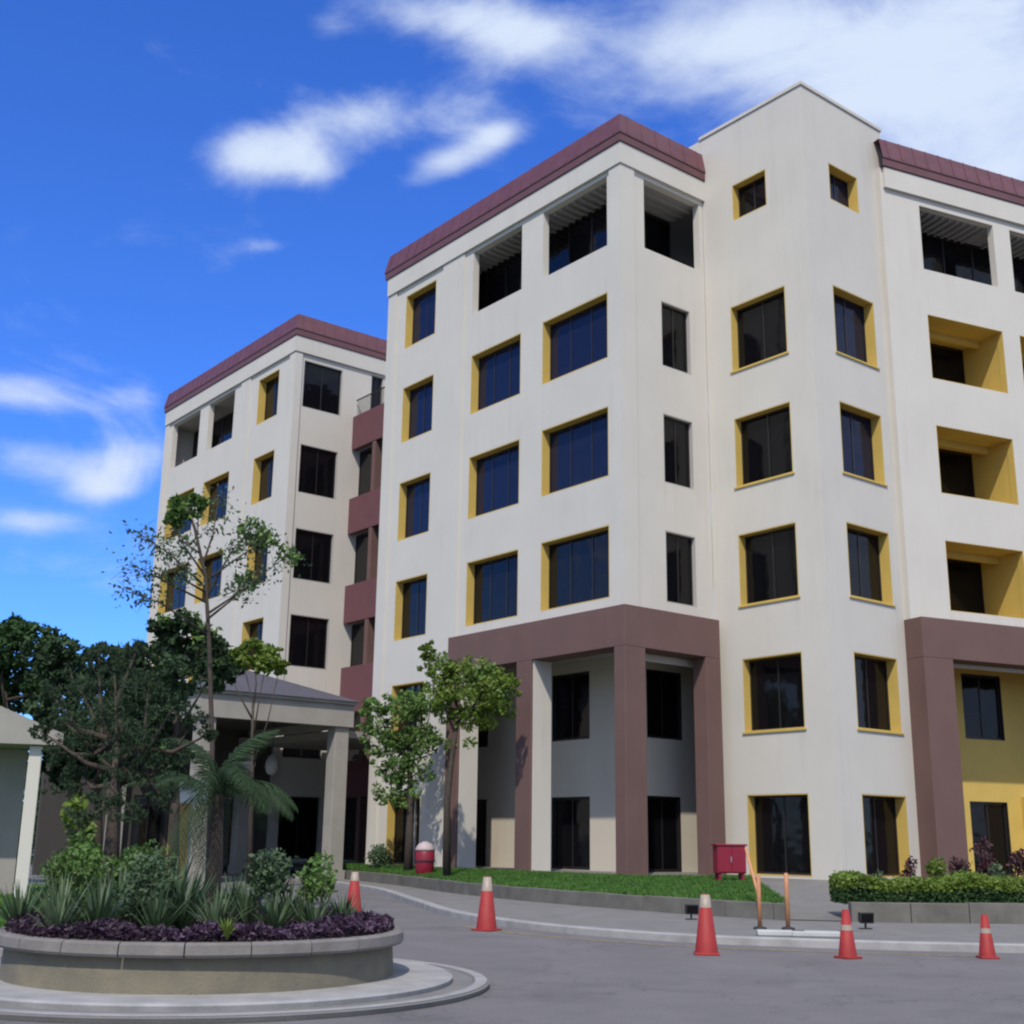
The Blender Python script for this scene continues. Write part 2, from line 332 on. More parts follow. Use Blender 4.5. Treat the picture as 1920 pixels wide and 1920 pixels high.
def window(parent, F, s0, s1, z0, z1, dep, lining, cols=3, rows=1, gl='glass', blind=None, sill=0.0, name='window', transom=0.0):
    """Lined opening set into a wall hole, with a dark frame, panes and what hangs behind them."""
    e = 0.004; t = 0.03
    b = MB()
    o0, o1, y0, y1 = s0 + e, s1 - e, z0 + e, z1 - e
    b.box(F, o0, o0 + t, e, dep + .08, y0, y1); b.box(F, o1 - t, o1, e, dep + .08, y0, y1)
    b.box(F, o0 + t, o1 - t, e, dep + .08, y1 - t, y1); b.box(F, o0 + t, o1 - t, e, dep + .08, y0, y0 + t)
    w = b.build(name, lining, parent)
    a0, a1, b0, b1 = o0 + t, o1 - t, y0 + t, y1 - t
    fw = 0.06; fr = MB()
    fr.box(F, a0 + .001, a0 + fw, dep, dep + .06, b0 + .001, b1 - .001); fr.box(F, a1 - fw, a1 - .001, dep, dep + .06, b0 + .001, b1 - .001)
    fr.box(F, a0 + fw, a1 - fw, dep, dep + .06, b1 - fw, b1 - .001); fr.box(F, a0 + fw, a1 - fw, dep, dep + .06, b0 + .001, b0 + fw)
    xs = [a0 + fw + (a1 - a0 - 2 * fw) * k / cols for k in range(cols + 1)]
    for x in xs[1:-1]: fr.box(F, x - .025, x + .025, dep + .002, dep + .058, b0 + fw, b1 - fw)
    zz = [b0 + fw] + ([b1 - fw - (b1 - b0) * transom] if transom else []) + [b1 - fw]
    if transom: fr.box(F, a0 + fw, a1 - fw, dep + .004, dep + .054, zz[1] - .025, zz[1] + .025)
    fr.build('frame', M['frame'], w)
    for i in range(cols):
        for j in range(len(zz) - 1):
            p = MB(); tw = random.uniform(-.004, .004)
            p.box(F, xs[i] + .004, xs[i + 1] - .004, dep + .025 + tw, dep + .033 + tw, zz[j] + .003, zz[j + 1] - .003)
            p.build('pane', M[gl], w)
    if blind is None and z0 > 4 and name == 'window' and random.random() < .45: blind = ('blind', *random.choice([(0, 1, .6), (0, .5, .25), (.5, 1, .1), (0, 1, .78), (.33, 1, .5), (0, .34, 0)]))
    if blind:
        kind, q0, q1, zb = blind
        p = MB(); n = 14
        for k in range(n):
            x0 = a0 + fw + (a1 - a0 - 2 * fw) * (q0 + (q1 - q0) * k / n); x1 = a0 + fw + (a1 - a0 - 2 * fw) * (q0 + (q1 - q0) * (k + 1) / n)
            p.box(F, x0 + .002, x1 - .002, dep + .14 + .03 * (k % 2), dep + .15 + .03 * (k % 2), b0 + (b1 - b0) * zb, b1 - .02)
        p.build('curtain' if kind == 'curtain' else 'blind', M[kind], w)
    if sill:
        p = MB(); p.box(F, s0 - .06, s1 + .06, -.05, -.003, z0 - sill, z0 - .005); p.build('sill', lining, w)
    return w
def copy_tree(o, parent=None, depth=0):
    c = o.copy(); C.objects.link(c); c.parent = parent
    for ch in list(o.children): copy_tree(ch, c)
    return c

ROWS = {5: (21.5, 23.9), 4: (17.35, 19.75), 3: (13.2, 15.63), 2: (9.15, 11.55), 1: (5.05, 7.4), 0: (0.67, 3.1)}
ANG = R(38.7386)
OX, OY = 3.59, 38.57
def to_world(x, y):
    ca, sa = math.cos(ANG), math.sin(ANG); return OX + x * ca - y * sa, OY + x * sa + y * ca
ZT = 25.12

# ================================================================== MAIN BUILDING
bld = empty('office_building', (OX, OY, 0), ANG, label='cream six storey office block with corner tower and maroon roof band, nearest building', cat='building')
FL = frameR(0, 0, R(90))          # left facade: s runs away from the corner, depth goes +x
FR = frame(0, 0, 0)               # short face right of the corner
FTL = frame(4.15, 0, R(-90))      # tower, left face (runs towards the camera)
FTR = frame(4.15, -4.62, 0)       # tower, right face
wa = R(24) - ANG
sx, sy = 13.1 - OX, 39.95 - OY
WX, WY = sx * math.cos(ANG) + sy * math.sin(ANG), -sx * math.sin(ANG) + sy * math.cos(ANG)
FW = frame(WX, WY, wa)            # right wing
LEN = 14.4
# ---- left facade
cols = [(0.69, 4.12), (5.35, 8.38), (10.9, 13.1)]
holes = []; wins = []
for r in (4, 3, 2): wins += [(c, r, 3 if i < 2 else 2) for i, c in enumerate(cols)]
wins += [(cols[2], 5, 2), (cols[2], 1, 2), (cols[2], 0, 2)]
holes = [(c[0], c[1], *ROWS[r]) for c, r, _ in wins] + [(0.69, 4.12, 21.5, 24.15), (5.35, 8.38, 21.5, 24.15)]
# arcade void behind the portal
holes.append((-0.0, 8.9, 0.65, 7.75))
holes = [h if h[0] > 0 else (0.02, *h[1:]) for h in holes]
wall(bld, 'wall', FL, 0, LEN, 0.4, ZT, holes, 0.28, M['cream'])
for c, r, n in wins:
    bl = None
    if (c[0], r) == (10.9, 2): bl = ('blind', .4, 1, .0)
    if (c[0], r) == (0.69, 2): bl = ('blind', .1, .9, .45)
    window(bld, FL, c[0], c[1], *ROWS[r], 0.34, M['ochre'], n, gl='glass' if r > 2 else 'glassdark', blind=bl)
# ---- right face of the corner
hr = [(1.88, 3.32, *ROWS[r]) for r in (4, 3, 2)] + [(1.12, 3.93, 21.5, 24.15), (0.02, 4.0, 0.65, 7.75)]
wall(bld, 'wall', FR, 0.29, 4.14, 0.4, ZT, hr[:3] + [(1.12, 3.93, 21.5, 24.15), (0.31, 4.0, 0.65, 7.75)], 0.28, M['cream'])
for r in (4, 3, 2): window(bld, FR, 1.88, 3.32, *ROWS[r], 0.14, M['soffit'], 2, gl='glassdark')
# ---- pilasters and frieze standing proud
pb = MB()
pb.box(FL, 0.0, 0.52, -.07, -.003, 8.72, 24.3); pb.box(FL, 8.9, 10.35, -.06, -.003, 0.6, 24.3); pb.box(FL, 13.75, 14.4, -.06, -.003, 0.6, 24.3)
pb.box(FR, -.07, 0.6, -.07, -.003, 8.72, 24.3)
pb.build('pilaster', M['cream'], bld)
pb = MB(); pb.box(FL, 0.0, LEN + .02, -.12, -.004, 24.31, 25.1); pb.box(FR, -.12, 4.14, -.12, -.004, 24.31, 25.1); pb.build('frieze', M['cream'], bld)
# ---- corner terrace behind the top openings
tb = MB(); tb.box(FR, .29, 4.1, .3, 10.5, 24.16, 24.26); ter = tb.build('terrace_ceiling', M['terrsoff'], bld)
tb = MB(); tb.box(FR, .29, 4.1, .3, 10.5, 21.3, 21.49); tb.build('terrace_floor', M['terrsoff'], bld)
tb = MB(); tb.box(FR, .29, 1.6, 10.5, 10.6, 21.5, 24.15); tb.build('terrace_end_wall', M['terrsoff'], bld)
def glazing(parent, F, s0, s1, d, z0, z1, n, nm='glazing'):
    g = MB(); g.box(F, s0, s1, d, d + .08, z1 - .1, z1); g.box(F, s0, s1, d, d + .08, z0, z0 + .1)
    for k in range(n + 1):
        x = s0 + (s1 - s0) * k / n; g.box(F, x - .03, x + .03, d + .003, d + .077, z0 + .1, z1 - .1)
    g = g.build(nm, M['frame'], parent)
    for k in range(n):
        p = MB(); p.box(F, s0 + (s1 - s0) * k / n + .035, s0 + (s1 - s0) * (k + 1) / n - .035, d + .03, d + .04, z0 + .1, z1 - .1); p.build('pane', M['glassdark'], g)
    return g
for k in range(27):
    y_ = .55 + k * .36; tb = MB(); tb.box(FR, .285, 1.28 if y_ > 1.5 else 4.08, y_, y_ + .06, 24.04, 24.155); tb.build('ceiling_slat', M['terrsoff'], ter)
glazing(ter, FL, 1.62, 10.5, 1.3, 21.5, 24.15, 7); glazing(ter, FR, 1.5, 4.1, 1.62, 21.5, 24.15, 2)
def railing(parent, F, s0, s1, d, z0, h=0.55):
    g = MB(); g.box(F, s0, s1, d, d + .05, z0 + h - .05, z0 + h)
    n = int((s1 - s0) / .14)
    for k in range(1, n): g.box(F, s0 + (s1 - s0) * k / n - .008, s0 + (s1 - s0) * k / n + .008, d + .015, d + .035, z0 + .01, z0 + h - .05)
    return g.build('railing', M['frame'], parent)
def loggia(parent, F, s0, s1, z0, z1, dep, m, n=3, rail=True, gl='glassdark', mfloor=None):
    b = MB(); t = .05; e = .004
    b.box(F, s0 - t, s0 - e, .285, dep, z0, z1); b.box(F, s1 + e, s1 + t, .285, dep, z0, z1)
    b.box(F, s0 - t, s1 + t, .285, dep, z1 + e, z1 + t); b.box(F, s0 - t, s1 + t, .285, dep, z0 - t, z0 - e)
    # painted inner faces of the opening itself
    b.box(F, s0 + .003, s0 + .02, .004, .283, z0 + .02, z1 - .02); b.box(F, s1 - .02, s1 - .003, .004, .283, z0 + .02, z1 - .02)
    b.box(F, s0 + .003, s1 - .003, .004, .283, z1 - .02, z1 - .003); b.box(F, s0 + .003, s1 - .003, .004, .283, z0 + .003, z0 + .02)
    o = b.build('loggia', m, parent)
    glazing(o, F, s0, s1, dep - .12, z0, z1, n)
    if rail: railing(o, F, s0 + .05, s1 - .05, .16, z0)
    return o
# ---- tower
hl = [(1.15, 3.55, *ROWS[r]) for r in (4, 3, 2, 1, 0)] + [(1.42, 2.95, 22.98, 24.38)]
htr = [(1.17, 3.45, *ROWS[r]) for r in (4, 3, 2, 1, 0)] + [(1.32, 2.95, 22.98, 24.38)]
wall(bld, 'tower_wall', FTL, 0, 4.62, 0.4, 26.85, hl, .28, M['cream'])
wall(bld, 'tower_wall', FTR, 0.285, 4.55, 0.4, 26.85, htr, .28, M['cream'])
rb = MB(); rb.box(FTR, 4.27, 4.55, .285, 9, 22, 26.85); rb.box(FTR, 0, .28, 4.63, 9, 25.2, 26.85); rb.build('tower_wall', M['cream'], bld)
for k, r in enumerate((4, 3, 2, 1, 0)):
    bl = ('blind', .25, .95, .0) if r == 1 else None
    s_ = .06 if r in (1, 2, 3, 4) else 0
    window(bld, FTL, 1.15, 3.55, *ROWS[r], .3, M['ochre'], 2 if r else 2, gl='glassdark', blind=bl, sill=s_)
    bl = ('blind', 0, .55, .0) if r in (2, 1, 3) else None
    window(bld, FTR, 1.17, 3.45, *ROWS[r], .38, M['ochre'], 2, gl='glass' if r > 2 else 'glassdark', blind=bl, sill=s_)
window(bld, FTL, 1.42, 2.95, 22.98, 24.38, .3, M['ochre'], 2, gl='glassdark'); window(bld, FTR, 1.32, 2.95, 22.98, 24.38, .38, M['ochre'], 2, gl='glass')
cp = MB(); cp.box(FTR, -.05, 4.6, -.05, .30, 26.86, 26.98); cp.box(FTL, -.05, 4.31, -.05, .30, 26.861, 26.981); cp.build('parapet_coping', M['cream'], bld)
rf = MB(); rf.box(FTR, .29, 4.26, .29, 9, 26.2, 26.3); rf.box(FTR, .3, 4.26, .3, 8, .3, .5); rf.build('tower_roof', M['soffit'], bld)
# ---- right wing
WL = 26
whole = []
wo_ = [(1.6 + 4.32 * k, 5.1 + 4.32 * k) for k in range(5)]
for a, b_ in wo_:
    whole += [(a, b_, 21.5, 24.0)] + [(a, b_, *ROWS[r]) for r in (4, 3, 2)]
whole.append((0.72, 24.5, 0.65, 7.7))
wall(bld, 'wing_wall', FW, -0.12, WL, 0.4, ZT, whole, .28, M['cream'])
for k, (a, b_) in enumerate(wo_):
    tb = MB(); tb.box(FW, a - .4, b_ + .4, .29, 1.6, 24.01, 24.1); te = tb.build('terrace_ceiling', M['terrsoff'], bld)
    tb = MB(); tb.box(FW, a - .4, b_ + .4, .29, 1.6, 21.4, 21.49); tb.build('terrace_floor', M['terrsoff'], bld); glazing(te, FW, a - .4, b_ + .4, 1.5, 21.5, 24.0, 3)
    for q in range(11): tb = MB(); tb.box(FW, a + .05 + q * .33, a + .11 + q * .33, .29, 1.48, 23.9, 24.005); tb.build('ceiling_slat', M['terrsoff'], te)
    for r in (4, 3, 2): loggia(bld, FW, a, b_, *ROWS[r], 2.1, M['ochre'], 2, rail=False)
    # a beam crossing each balcony ceiling
    for r in (4, 3, 2): bb = MB(); bb.box(FW, a + .022, b_ - .022, 1.1, 1.28, ROWS[r][1] - .24, ROWS[r][1] - .0); bb.build('ceiling_beam', M['ochre'], bld)
pb = MB(); pb.box(FW, 0.0, WL, -.12, -.004, 24.31, 25.1); pb.build('frieze', M['cream'], bld)
# ---- roof band (standing seams on a mansard) round A and the wing
def roofband(parent, runs, z0=25.125):
    """runs: list of corner points (x, y) of the outer wall line, outward offset handled per segment"""
    b = MB(); fa = MB(); pts = [Vector((p[0], p[1], 0)) for p in runs]
    def off(d):
        out = []
        for i, p in enumerate(pts):
            n1 = n2 = None
            if i > 0: t = (pts[i] - pts[i - 1]).normalized(); n1 = Vector((t.y, -t.x, 0))
            if i < len(pts) - 1: t = (pts[i + 1] - pts[i]).normalized(); n2 = Vector((t.y, -t.x, 0))
            if n1 is None: m_ = n2
            elif n2 is None: m_ = n1
            else: m_ = (n1 + n2) / (1 + n1.dot(n2))
            out.append(p + m_ * d)
        return out
    A = off(.17); B = off(.02); D = off(.20); G = off(-3.5)
    prof = [(off(-.02), z0), (A, z0), (A, z0 + .30), (D, z0 + .30), (D, z0 + .36)]
    for j in range(len(prof) - 1):
        for i in range(len(pts) - 1):
            p, q = prof[j], prof[j + 1]
            fa.quad((p[0][i].x, p[0][i].y, p[1]), (p[0][i + 1].x, p[0][i + 1].y, p[1]), (q[0][i + 1].x, q[0][i + 1].y, q[1]), (q[0][i].x, q[0][i].y, q[1]))
    o = fa.build('roof_fascia', M['fascia'], parent)
    T2 = off(.05); z1 = z0 + .36; z2 = z0 + 1.12
    for i in range(len(pts) - 1):
        b.quad((D[i].x, D[i].y, z1), (D[i + 1].x, D[i + 1].y, z1), (T2[i + 1].x, T2[i + 1].y, z2), (T2[i].x, T2[i].y, z2))
        b.quad((T2[i].x, T2[i].y, z2), (T2[i + 1].x, T2[i + 1].y, z2), (G[i + 1].x, G[i + 1].y, z2 + .02), (G[i].x, G[i].y, z2 + .02))
        n = max(1, int((pts[i + 1] - pts[i]).length / .6))
        for k in range(n):
            u0 = (k + .5) / n; w_ = .02 / max(.1, (pts[i + 1] - pts[i]).length)
            e0 = D[i].lerp(D[i + 1], u0 - w_); e1 = D[i].lerp(D[i + 1], u0 + w_); g0 = T2[i].lerp(T2[i + 1], u0 - w_); g1 = T2[i].lerp(T2[i + 1], u0 + w_)
            t = (pts[i + 1] - pts[i]).normalized(); nn = Vector((t.y, -t.x, 0)) * .018
            for P in ((e0, e1, g0, g1),):
                a0, a1, c0, c1 = [Vector((q.x, q.y, zz)) for q, zz in zip(P, (z1, z1, z2, z2))]
                up = nn + Vector((0, 0, .008))
                b.add([a0, a1, c1, c0, a0 + up, a1 + up, c1 + up, c0 + up], [(4, 5, 6, 7), (0, 1, 5, 4), (1, 2, 6, 5), (2, 3, 7, 6), (3, 0, 4, 7)])
    b.build('roof', M['roof'], parent)
roofband(bld, [(9, LEN), (0, LEN), (0, 0), (4.15, 0)])
wl = [FW(s, 0, 0)[:2] for s in (-.1, WL)]
roofband(bld, wl)
# ---- closed shells behind
sh = MB()
sh.box(FR, 11.9, 12.1, 9, LEN, .4, ZT); sh.box(FR, .3, 12.1, LEN - .3, LEN - .02, .4, ZT - .01); sh.box(FR, .3, 11.9, .3, LEN - .31, ZT - .1, ZT + .9)
sh.box(FR, .3, 11.9, .3, LEN - .31, 20.3, 20.5); sh.box(FR, .3, 11.9, .3, LEN - .31, 16.2, 16.4); sh.box(FR, .3, 11.9, .3, LEN - .31, 12.0, 12.2); sh.box(FR, .3, 11.9, .3, LEN - .31, 7.82, 8.1)
sh.build('floor_slab', M['soffit'], bld)
sh = MB()
for z in (20.3, 16.2, 12.0): sh.box(FTR, .3, 4.26, .3, 4.6, z, z + .2)
sh.box(FW, .1, WL, .3, 9, ZT - .1, ZT + .9)
for z in (20.3, 16.2, 12.0, 7.85): sh.box(FW, .1, WL, .3, 9, z, z + .2)
sh.box(FW, .1, WL, 9, 9.2, .4, ZT); sh.box(FW, WL - .2, WL, .3, 9, .4, ZT)
sh.build('floor_slab', M['soffit'], bld)
# ---- portal on the left and corner
pt = MB()
pt.box(FL, 0.3, 8.6, -.6, .28, 7.42, 8.7)                                  # beam along the left
pt.box(FR, -.6, 3.72, -.6, .28, 7.4201, 8.7001)                            # beam round the corner
pt.build('portal_beam', M['brown'], bld, bevel=.015)
for (x0, x1, y0, y1) in ((-.6, .28, -.6, -.12), (-.6, .22, 3.86, 4.64), (-.6, .22, 7.85, 8.6), (3.02, 3.72, -.6, -.02)):
    p = MB(); p.box(FR, x0, x1, y0, y1, .55, 7.419); p.build('portal_column', M['brown'], bld, bevel=.015)
# cream inner faces of the columns and the arcade behind
p = MB(); p.box(FR, -.52, .24, 3.80, 3.857, .56, 7.41); p.box(FR, -.52, .24, 7.79, 7.847, .56, 7.41); p.box(FR, .3, 4.1, .3, .36, 7.2, 7.74); p.build('column_facing', M['cream'], bld)
FA = frameR(2.55, 0, R(90)); FB = frame(0, 2.15, 0)
ar = [(4.45, 6.45, *ROWS[1]), (4.45, 6.45, .67, 3.1), (7.9, 8.9, *ROWS[1]), (8.35, 9.35, .67, 3.1)]
ar = [(4.45, 6.45, *ROWS[1]), (4.45, 6.45, .67, 3.1), (10.2, 11.2, *ROWS[1]), (10.2, 11.2, .67, 3.1)]
wall(bld, 'arcade_wall', FA, 2.15, 11.6, .4, 7.8, [(h[0], h[1], max(h[2], .66), h[3]) for h in ar], .2, M['arcpaint'])
window(bld, FA, 4.45, 6.45, *ROWS[1], .1, M['frame'], 2, gl='glassdark'); window(bld, FA, 4.45, 6.45, .67, 3.1, .1, M['frame'], 2, gl='glassdark', name='door')
window(bld, FA, 10.2, 11.2, *ROWS[1], .1, M['frame'], 1, gl='glassdark'); window(bld, FA, 10.2, 11.2, .67, 3.1, .1, M['frame'], 1, gl='glassdark', name='door')
wall(bld, 'arcade_wall', FB, 2.75, 7.2, .4, 7.8, [(3.05, 4.75, 5.0, 7.3), (3.0, 4.6, .66, 3.1)], .2, M['arcpaint'])
window(bld, FB, 3.05, 4.75, 5.0, 7.3, .1, M['frame'], 2, gl='glassdark', blind=('blind', 0, 1, .1)); window(bld, FB, 3.0, 4.6, .66, 3.1, .1, M['frame'], 2, gl='glassdark', name='door')
p = MB(); p.box(FR, .285, 7.2, .29, 11.6, 7.745, 7.81); p.box(FR, .29, 2.5, 11.62, 11.7, .6, 7.74); p.build('arcade_ceiling', M['soffit'], bld)
p = MB(); p.box(FR, -.58, 9.5, -.58, 11.6, .45, .655); p.build('arcade_floor', M['concrete'], bld)
# ---- portal on the wing
pt = MB(); pt.box(FW, -.22, 25, -.6, .28, 7.42, 8.72); pt.build('portal_beam', M['brown'], bld, bevel=.015)
for a in (-.22, 8.2, 16.5, 23.8):
    p = MB(); p.box(FW, a, a + 1.2, -.6, .28, .5, 7.419); p.build('portal_column', M['brown'], bld, bevel=.015)
p = MB(); p.box(FW, .72, 24, .1, .275, 7.3, 7.415); p.build('column_facing', M['cream'], bld)
FWB = frame(*FW(0, 2.0, 0)[:2], wa)
wh = [(3.75, 5.55, 5.2, 7.45), (3.7, 5.4, .66, 3.1), (9.6, 11.6, 5.2, 7.45), (9.6, 11.6, .66, 3.1), (14, 16, 5.2, 7.45), (14, 16, .66, 3.1)]
wall(bld, 'arcade_wall', FWB, .6, 24.6, .4, 7.9, wh, .2, M['ochre'])
for h in wh: window(bld, FWB, *h, .1, M['frame'], 2, gl='glassdark', name='door' if h[2] < 1 else 'window')
p = MB(); p.box(FW, .3, .7, .29, 1.99, .5, 7.8); p.box(FW, 6.05, 6.4, .5, 1.99, .5, 3.3); p.box(FW, .71, 24.6, .29, 1.99, 7.71, 7.8); p.build('arcade_wall', M['ochre'], bld)
p = MB(); p.box(FW, -.5, 25, -.9, 2.0, .3, .64); p.build('arcade_floor', M['concrete'], bld)

# ================================================================== REAR BUILDING
bx, by = to_world(0, 22.52)
bb_ = empty('rear_building', (bx, by, 0), ANG, label='cream rear office block with maroon roof band, left of and behind the main building', cat='building')
bc = [(1.62, 3.75), (6.4, 9.4), (10.5, 14.0)]
BL = 14.95
hb = [(bc[0][0], bc[0][1], *ROWS[r]) for r in (5, 4, 3, 2, 1, 0)] + [(c[0], c[1], *ROWS[r]) for c in bc[1:] for r in (4, 3, 2, 1, 0)] + [(c[0], c[1], 21.5, 24.15) for c in bc[1:]]
wall(bb_, 'wall', FL, 0, BL, .3, ZT, hb, .28, M['cream'])
for h in hb[:16]: window(bb_, FL, *h, .40, M['ochre'], 2, gl='glassdark')
tb = MB(); tb.box(FL, 5.9, 14.5, .29, 1.7, 24.16, 24.26); te = tb.build('terrace_ceiling', M['terrsoff'], bb_); tb = MB(); tb.box(FL, 5.9, 14.5, .29, 1.7, 21.3, 21.49); tb.build('terrace_floor', M['terrsoff'], bb_); glazing(te, FL, 5.9, 14.5, 1.5, 21.5, 24.15, 7)
hb2 = [(.5, 2.58, *ROWS[r]) for r in (4, 3, 2, 1)] + [(.45, 2.62, 21.6, 24.0), (.5, 2.6, .67, 3.4)]
hb2 += [(4.28, 5.0, 21.5, 24.2)]
wall(bb_, 'wall', FR, .285, 9, .3, ZT, hb2, .28, M['cream'])
for h in hb2: window(bb_, FR, *h, .12, M['soffit'], 2, gl='glassdark', blind=('curtain', .2, .85, 0) if h[2] == ROWS[2][0] else None)
pb = MB(); pb.box(FL, 0.0, .5, -.07, -.003, .6, 24.3); pb.box(FL, BL - .5, BL, -.07, -.003, .6, 24.3); pb.box(FL, 4.6, 5.6, -.06, -.003, .6, 24.3)
pb.box(FR, -.07, .32, -.07, -.003, .6, 24.3); pb.build('pilaster', M['cream'], bb_)
pb = MB(); pb.box(FL, 0.0, BL, -.12, -.004, 24.31, 25.1); pb.box(FR, -.12, 9, -.12, -.004, 24.31, 25.1); pb.build('frieze', M['cream'], bb_)
roofband(bb_, [(9, BL), (0, BL), (0, 0), (9, 0)])
sh = MB(); sh.box(FR, .3, 9, 3, BL - .31, ZT - .1, ZT + .9); sh.box(FR, .3, 9, .3, 3, ZT - .1, ZT + .9); sh.box(FR, .3, 9, BL - .3, BL - .02, .4, ZT - .01); sh.box(FR, 8.9, 9, .3, BL, .4, ZT - .2)
for z in (20.3, 16.2, 12.0, 7.85, 3.7): sh.box(FR, .3, 8.9, .3, BL - .31, z, z + .2)
sh.build('floor_slab', M['soffit'], bb_)
# link block with maroon balcony fronts between the two buildings
FK = frameR(3.3, -8.1, R(90))
def kb(z0, z1, m, d0=0, d1=.3, nm='spandrel'):
    p = MB(); p.box(FK, 0, 8.05, d0, d1, z0, z1); return p.build(nm, m, bb_)
lk = [(20.0, 21.7), (15.75, 17.5), (11.4, 13.2), (7.2, 9.3), (3.4, 5.0)]
for z0, z1 in lk: kb(z0, z1, M['maroon'])
zs = [.66] + [z for pr in reversed(lk) for z in pr]
for j in range(0, len(zs) - 1, 2):
    glazing(bb_, FK, .0, 8.05, .5, zs[j] + .0, zs[j + 1], 6)
p = MB()
for s_ in (5.9, 3.5, 1.2): p.box(FK, s_, s_ + .3, .02, .4, .6, 19.98)
p.build('link_column', M['brown'], bb_)
sh = MB(); sh.box(FK, 0, 8.05, .31, 5, 21.0, 21.3)
for z in (16.2, 12, 7.85, 3.7): sh.box(FK, 0, 8.0, .6, 5, z, z + .2)
sh.build('link_slab', M['soffit'], bb_)
railing(bb_, FK, .2, 8.0, .1, 21.7, .9)

# ================================================================== PORTE-COCHERE
cx0, cy0 = -11.0, 44.6
pc = empty('entrance_canopy', (cx0, cy0, 0), ANG, label='cream entrance canopy with grey hipped roof on square columns, left of the main building', cat='canopy')
FP = frame(0, 0, 0)
PW, PD, PZ = 6.4, 8.5, 5.75
p = MB()
p.box(FP, 0, PW, 0, .3, PZ, PZ + .85); p.box(FP, 0, PW, PD - .3, PD, PZ, PZ + .85); p.box(FP, 0, .3, .3, PD - .3, PZ, PZ + .85); p.box(FP, PW - .3, PW, .3, PD - .3, PZ, PZ + .85)
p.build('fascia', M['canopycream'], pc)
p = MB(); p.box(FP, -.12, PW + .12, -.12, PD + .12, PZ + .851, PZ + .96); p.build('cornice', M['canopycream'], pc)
p = MB(); zr = PZ + .962; ax, ay = PW / 2, PD / 2
p.add([(-.2, -.2, zr), (PW + .2, -.2, zr), (PW + .2, PD + .2, zr), (-.2, PD + .2, zr), (ax, 3.2, zr + 1.3), (ax, PD - 3.2, zr + 1.3)], [(0, 1, 4), (1, 2, 5, 4), (2, 3, 5), (3, 0, 4, 5), (3, 2, 1, 0)])
p.build('roof', M['slate'], pc)
for (a, b_) in ((0.12, .12), (PW - .72, .12), (0.12, PD - .72), (PW - .72, PD - .72)):
    p = MB(); p.box(FP, a, a + .6, b_, b_ + .6, 0, PZ); p.build('column', M['canopycream'], pc, bevel=.02)
    p = MB(); p.box(FP, a - .06, a + .66, b_ - .06, b_ + .66, 0, .45); p.build('column_base', M['canopycream'], pc)
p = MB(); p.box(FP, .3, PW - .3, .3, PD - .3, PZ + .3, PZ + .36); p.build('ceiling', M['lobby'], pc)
p = MB(); p.box(FP, PW + .02, PW + 4.4, 1.2, PD, 5.45, 5.72); p.build('added_shade_slab', M['canopycream'], pc)  # slab added to keep sun off the wall behind
p = MB(); p.box(FP, -.1, PW + .1, 3.2, PD + .2, 0, .11); p.build('entrance_floor', M['concrete'], pc)
FPB = frame(0, PD - .35, 0)
lob = [(1.2, 2.6, .12, 3.2), (3.6, 6.2, .12, 3.3)]
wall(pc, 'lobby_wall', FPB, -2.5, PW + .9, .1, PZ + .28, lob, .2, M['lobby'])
for h in lob: window(pc, FPB, *h, .08, M['frame'], 2, gl='glassdark', name='lobby_door')
for (a, b_, s_) in ((2.0, 3.4, .9), (3.4, 2.8, 1.3), (4.9, 3.6, 1.0)):
    p = MB(); p.tube([(a, b_, PZ + .3), (a, b_, 4.75)], .02, 6)
    l_ = empty('hanging_lantern', pc.matrix_world.translation, 0)
    bpy.data.objects.remove(l_)
    wx, wy = cx0 + a * math.cos(ANG) - b_ * math.sin(ANG), cy0 + a * math.sin(ANG) + b_ * math.cos(ANG)
    l_ = empty('hanging_lantern', (wx, wy, 0), ANG)
    tag(l_, {.9: 'leftmost and smallest pale lantern hanging under the entrance canopy', 1.3: 'largest pale lantern, in the middle under the entrance canopy', 1.0: 'rightmost pale lantern hanging under the entrance canopy'}[s_], 'lantern', 'lanterns hanging under the entrance canopy')
    p = MB(); p.tube([(0, 0, PZ + .3), (0, 0, 4.8)], .02, 6); p.build('cord', M['black'], l_)
    p = MB(); p.lathe([(.02, 4.8), (.14 * s_, 4.74), (.24 * s_, 4.5), (.26 * s_, 4.3), (.2 * s_, 4.1), (.1 * s_, 4.0)], 16); p.build('lantern_shade', M['lamp'], l_, True)

# ================================================================== LEFT GATE SHELTER
gs = empty('gate_shelter', (-13.0, 30.5, 0), R(20), label='small pale shelter with gabled roof and square column at the left edge', cat='shelter')
p = MB(); p.box(FP, 1.35, 1.65, 0, .3, -0.02, 3.7); p.build('column', M['cream'], gs, bevel=.02)
p = MB(); p.box(FP, -2.6, -2.3, 0, .3, -0.02, 3.7); p.build('column', M['cream'], gs, bevel=.02)
p = MB(); p.box(FP, -2.5, 1.3, 1.8, 2.0, -.02, 3.7); p.build('back_wall', M['canopycream'], gs)
p = MB(); p.add([(-2.9, -.2, 3.72), (2.1, -.2, 3.72), (2.1, 2.3, 3.72), (-2.9, 2.3, 3.72), (-2.9, -.2, 4.0), (2.1, -.2, 4.0), (2.1, 2.3, 4.0), (-2.9, 2.3, 4.0), (-.4, -.2, 5.0), (-.4, 2.3, 5.0)],
               [(3, 2, 1, 0), (0, 1, 5, 8, 4), (2, 3, 7, 9, 6), (1, 2, 6, 5), (3, 0, 4, 7), (5, 6, 9, 8), (7, 4, 8, 9)]); p.build('roof', M['canopycream'], gs)

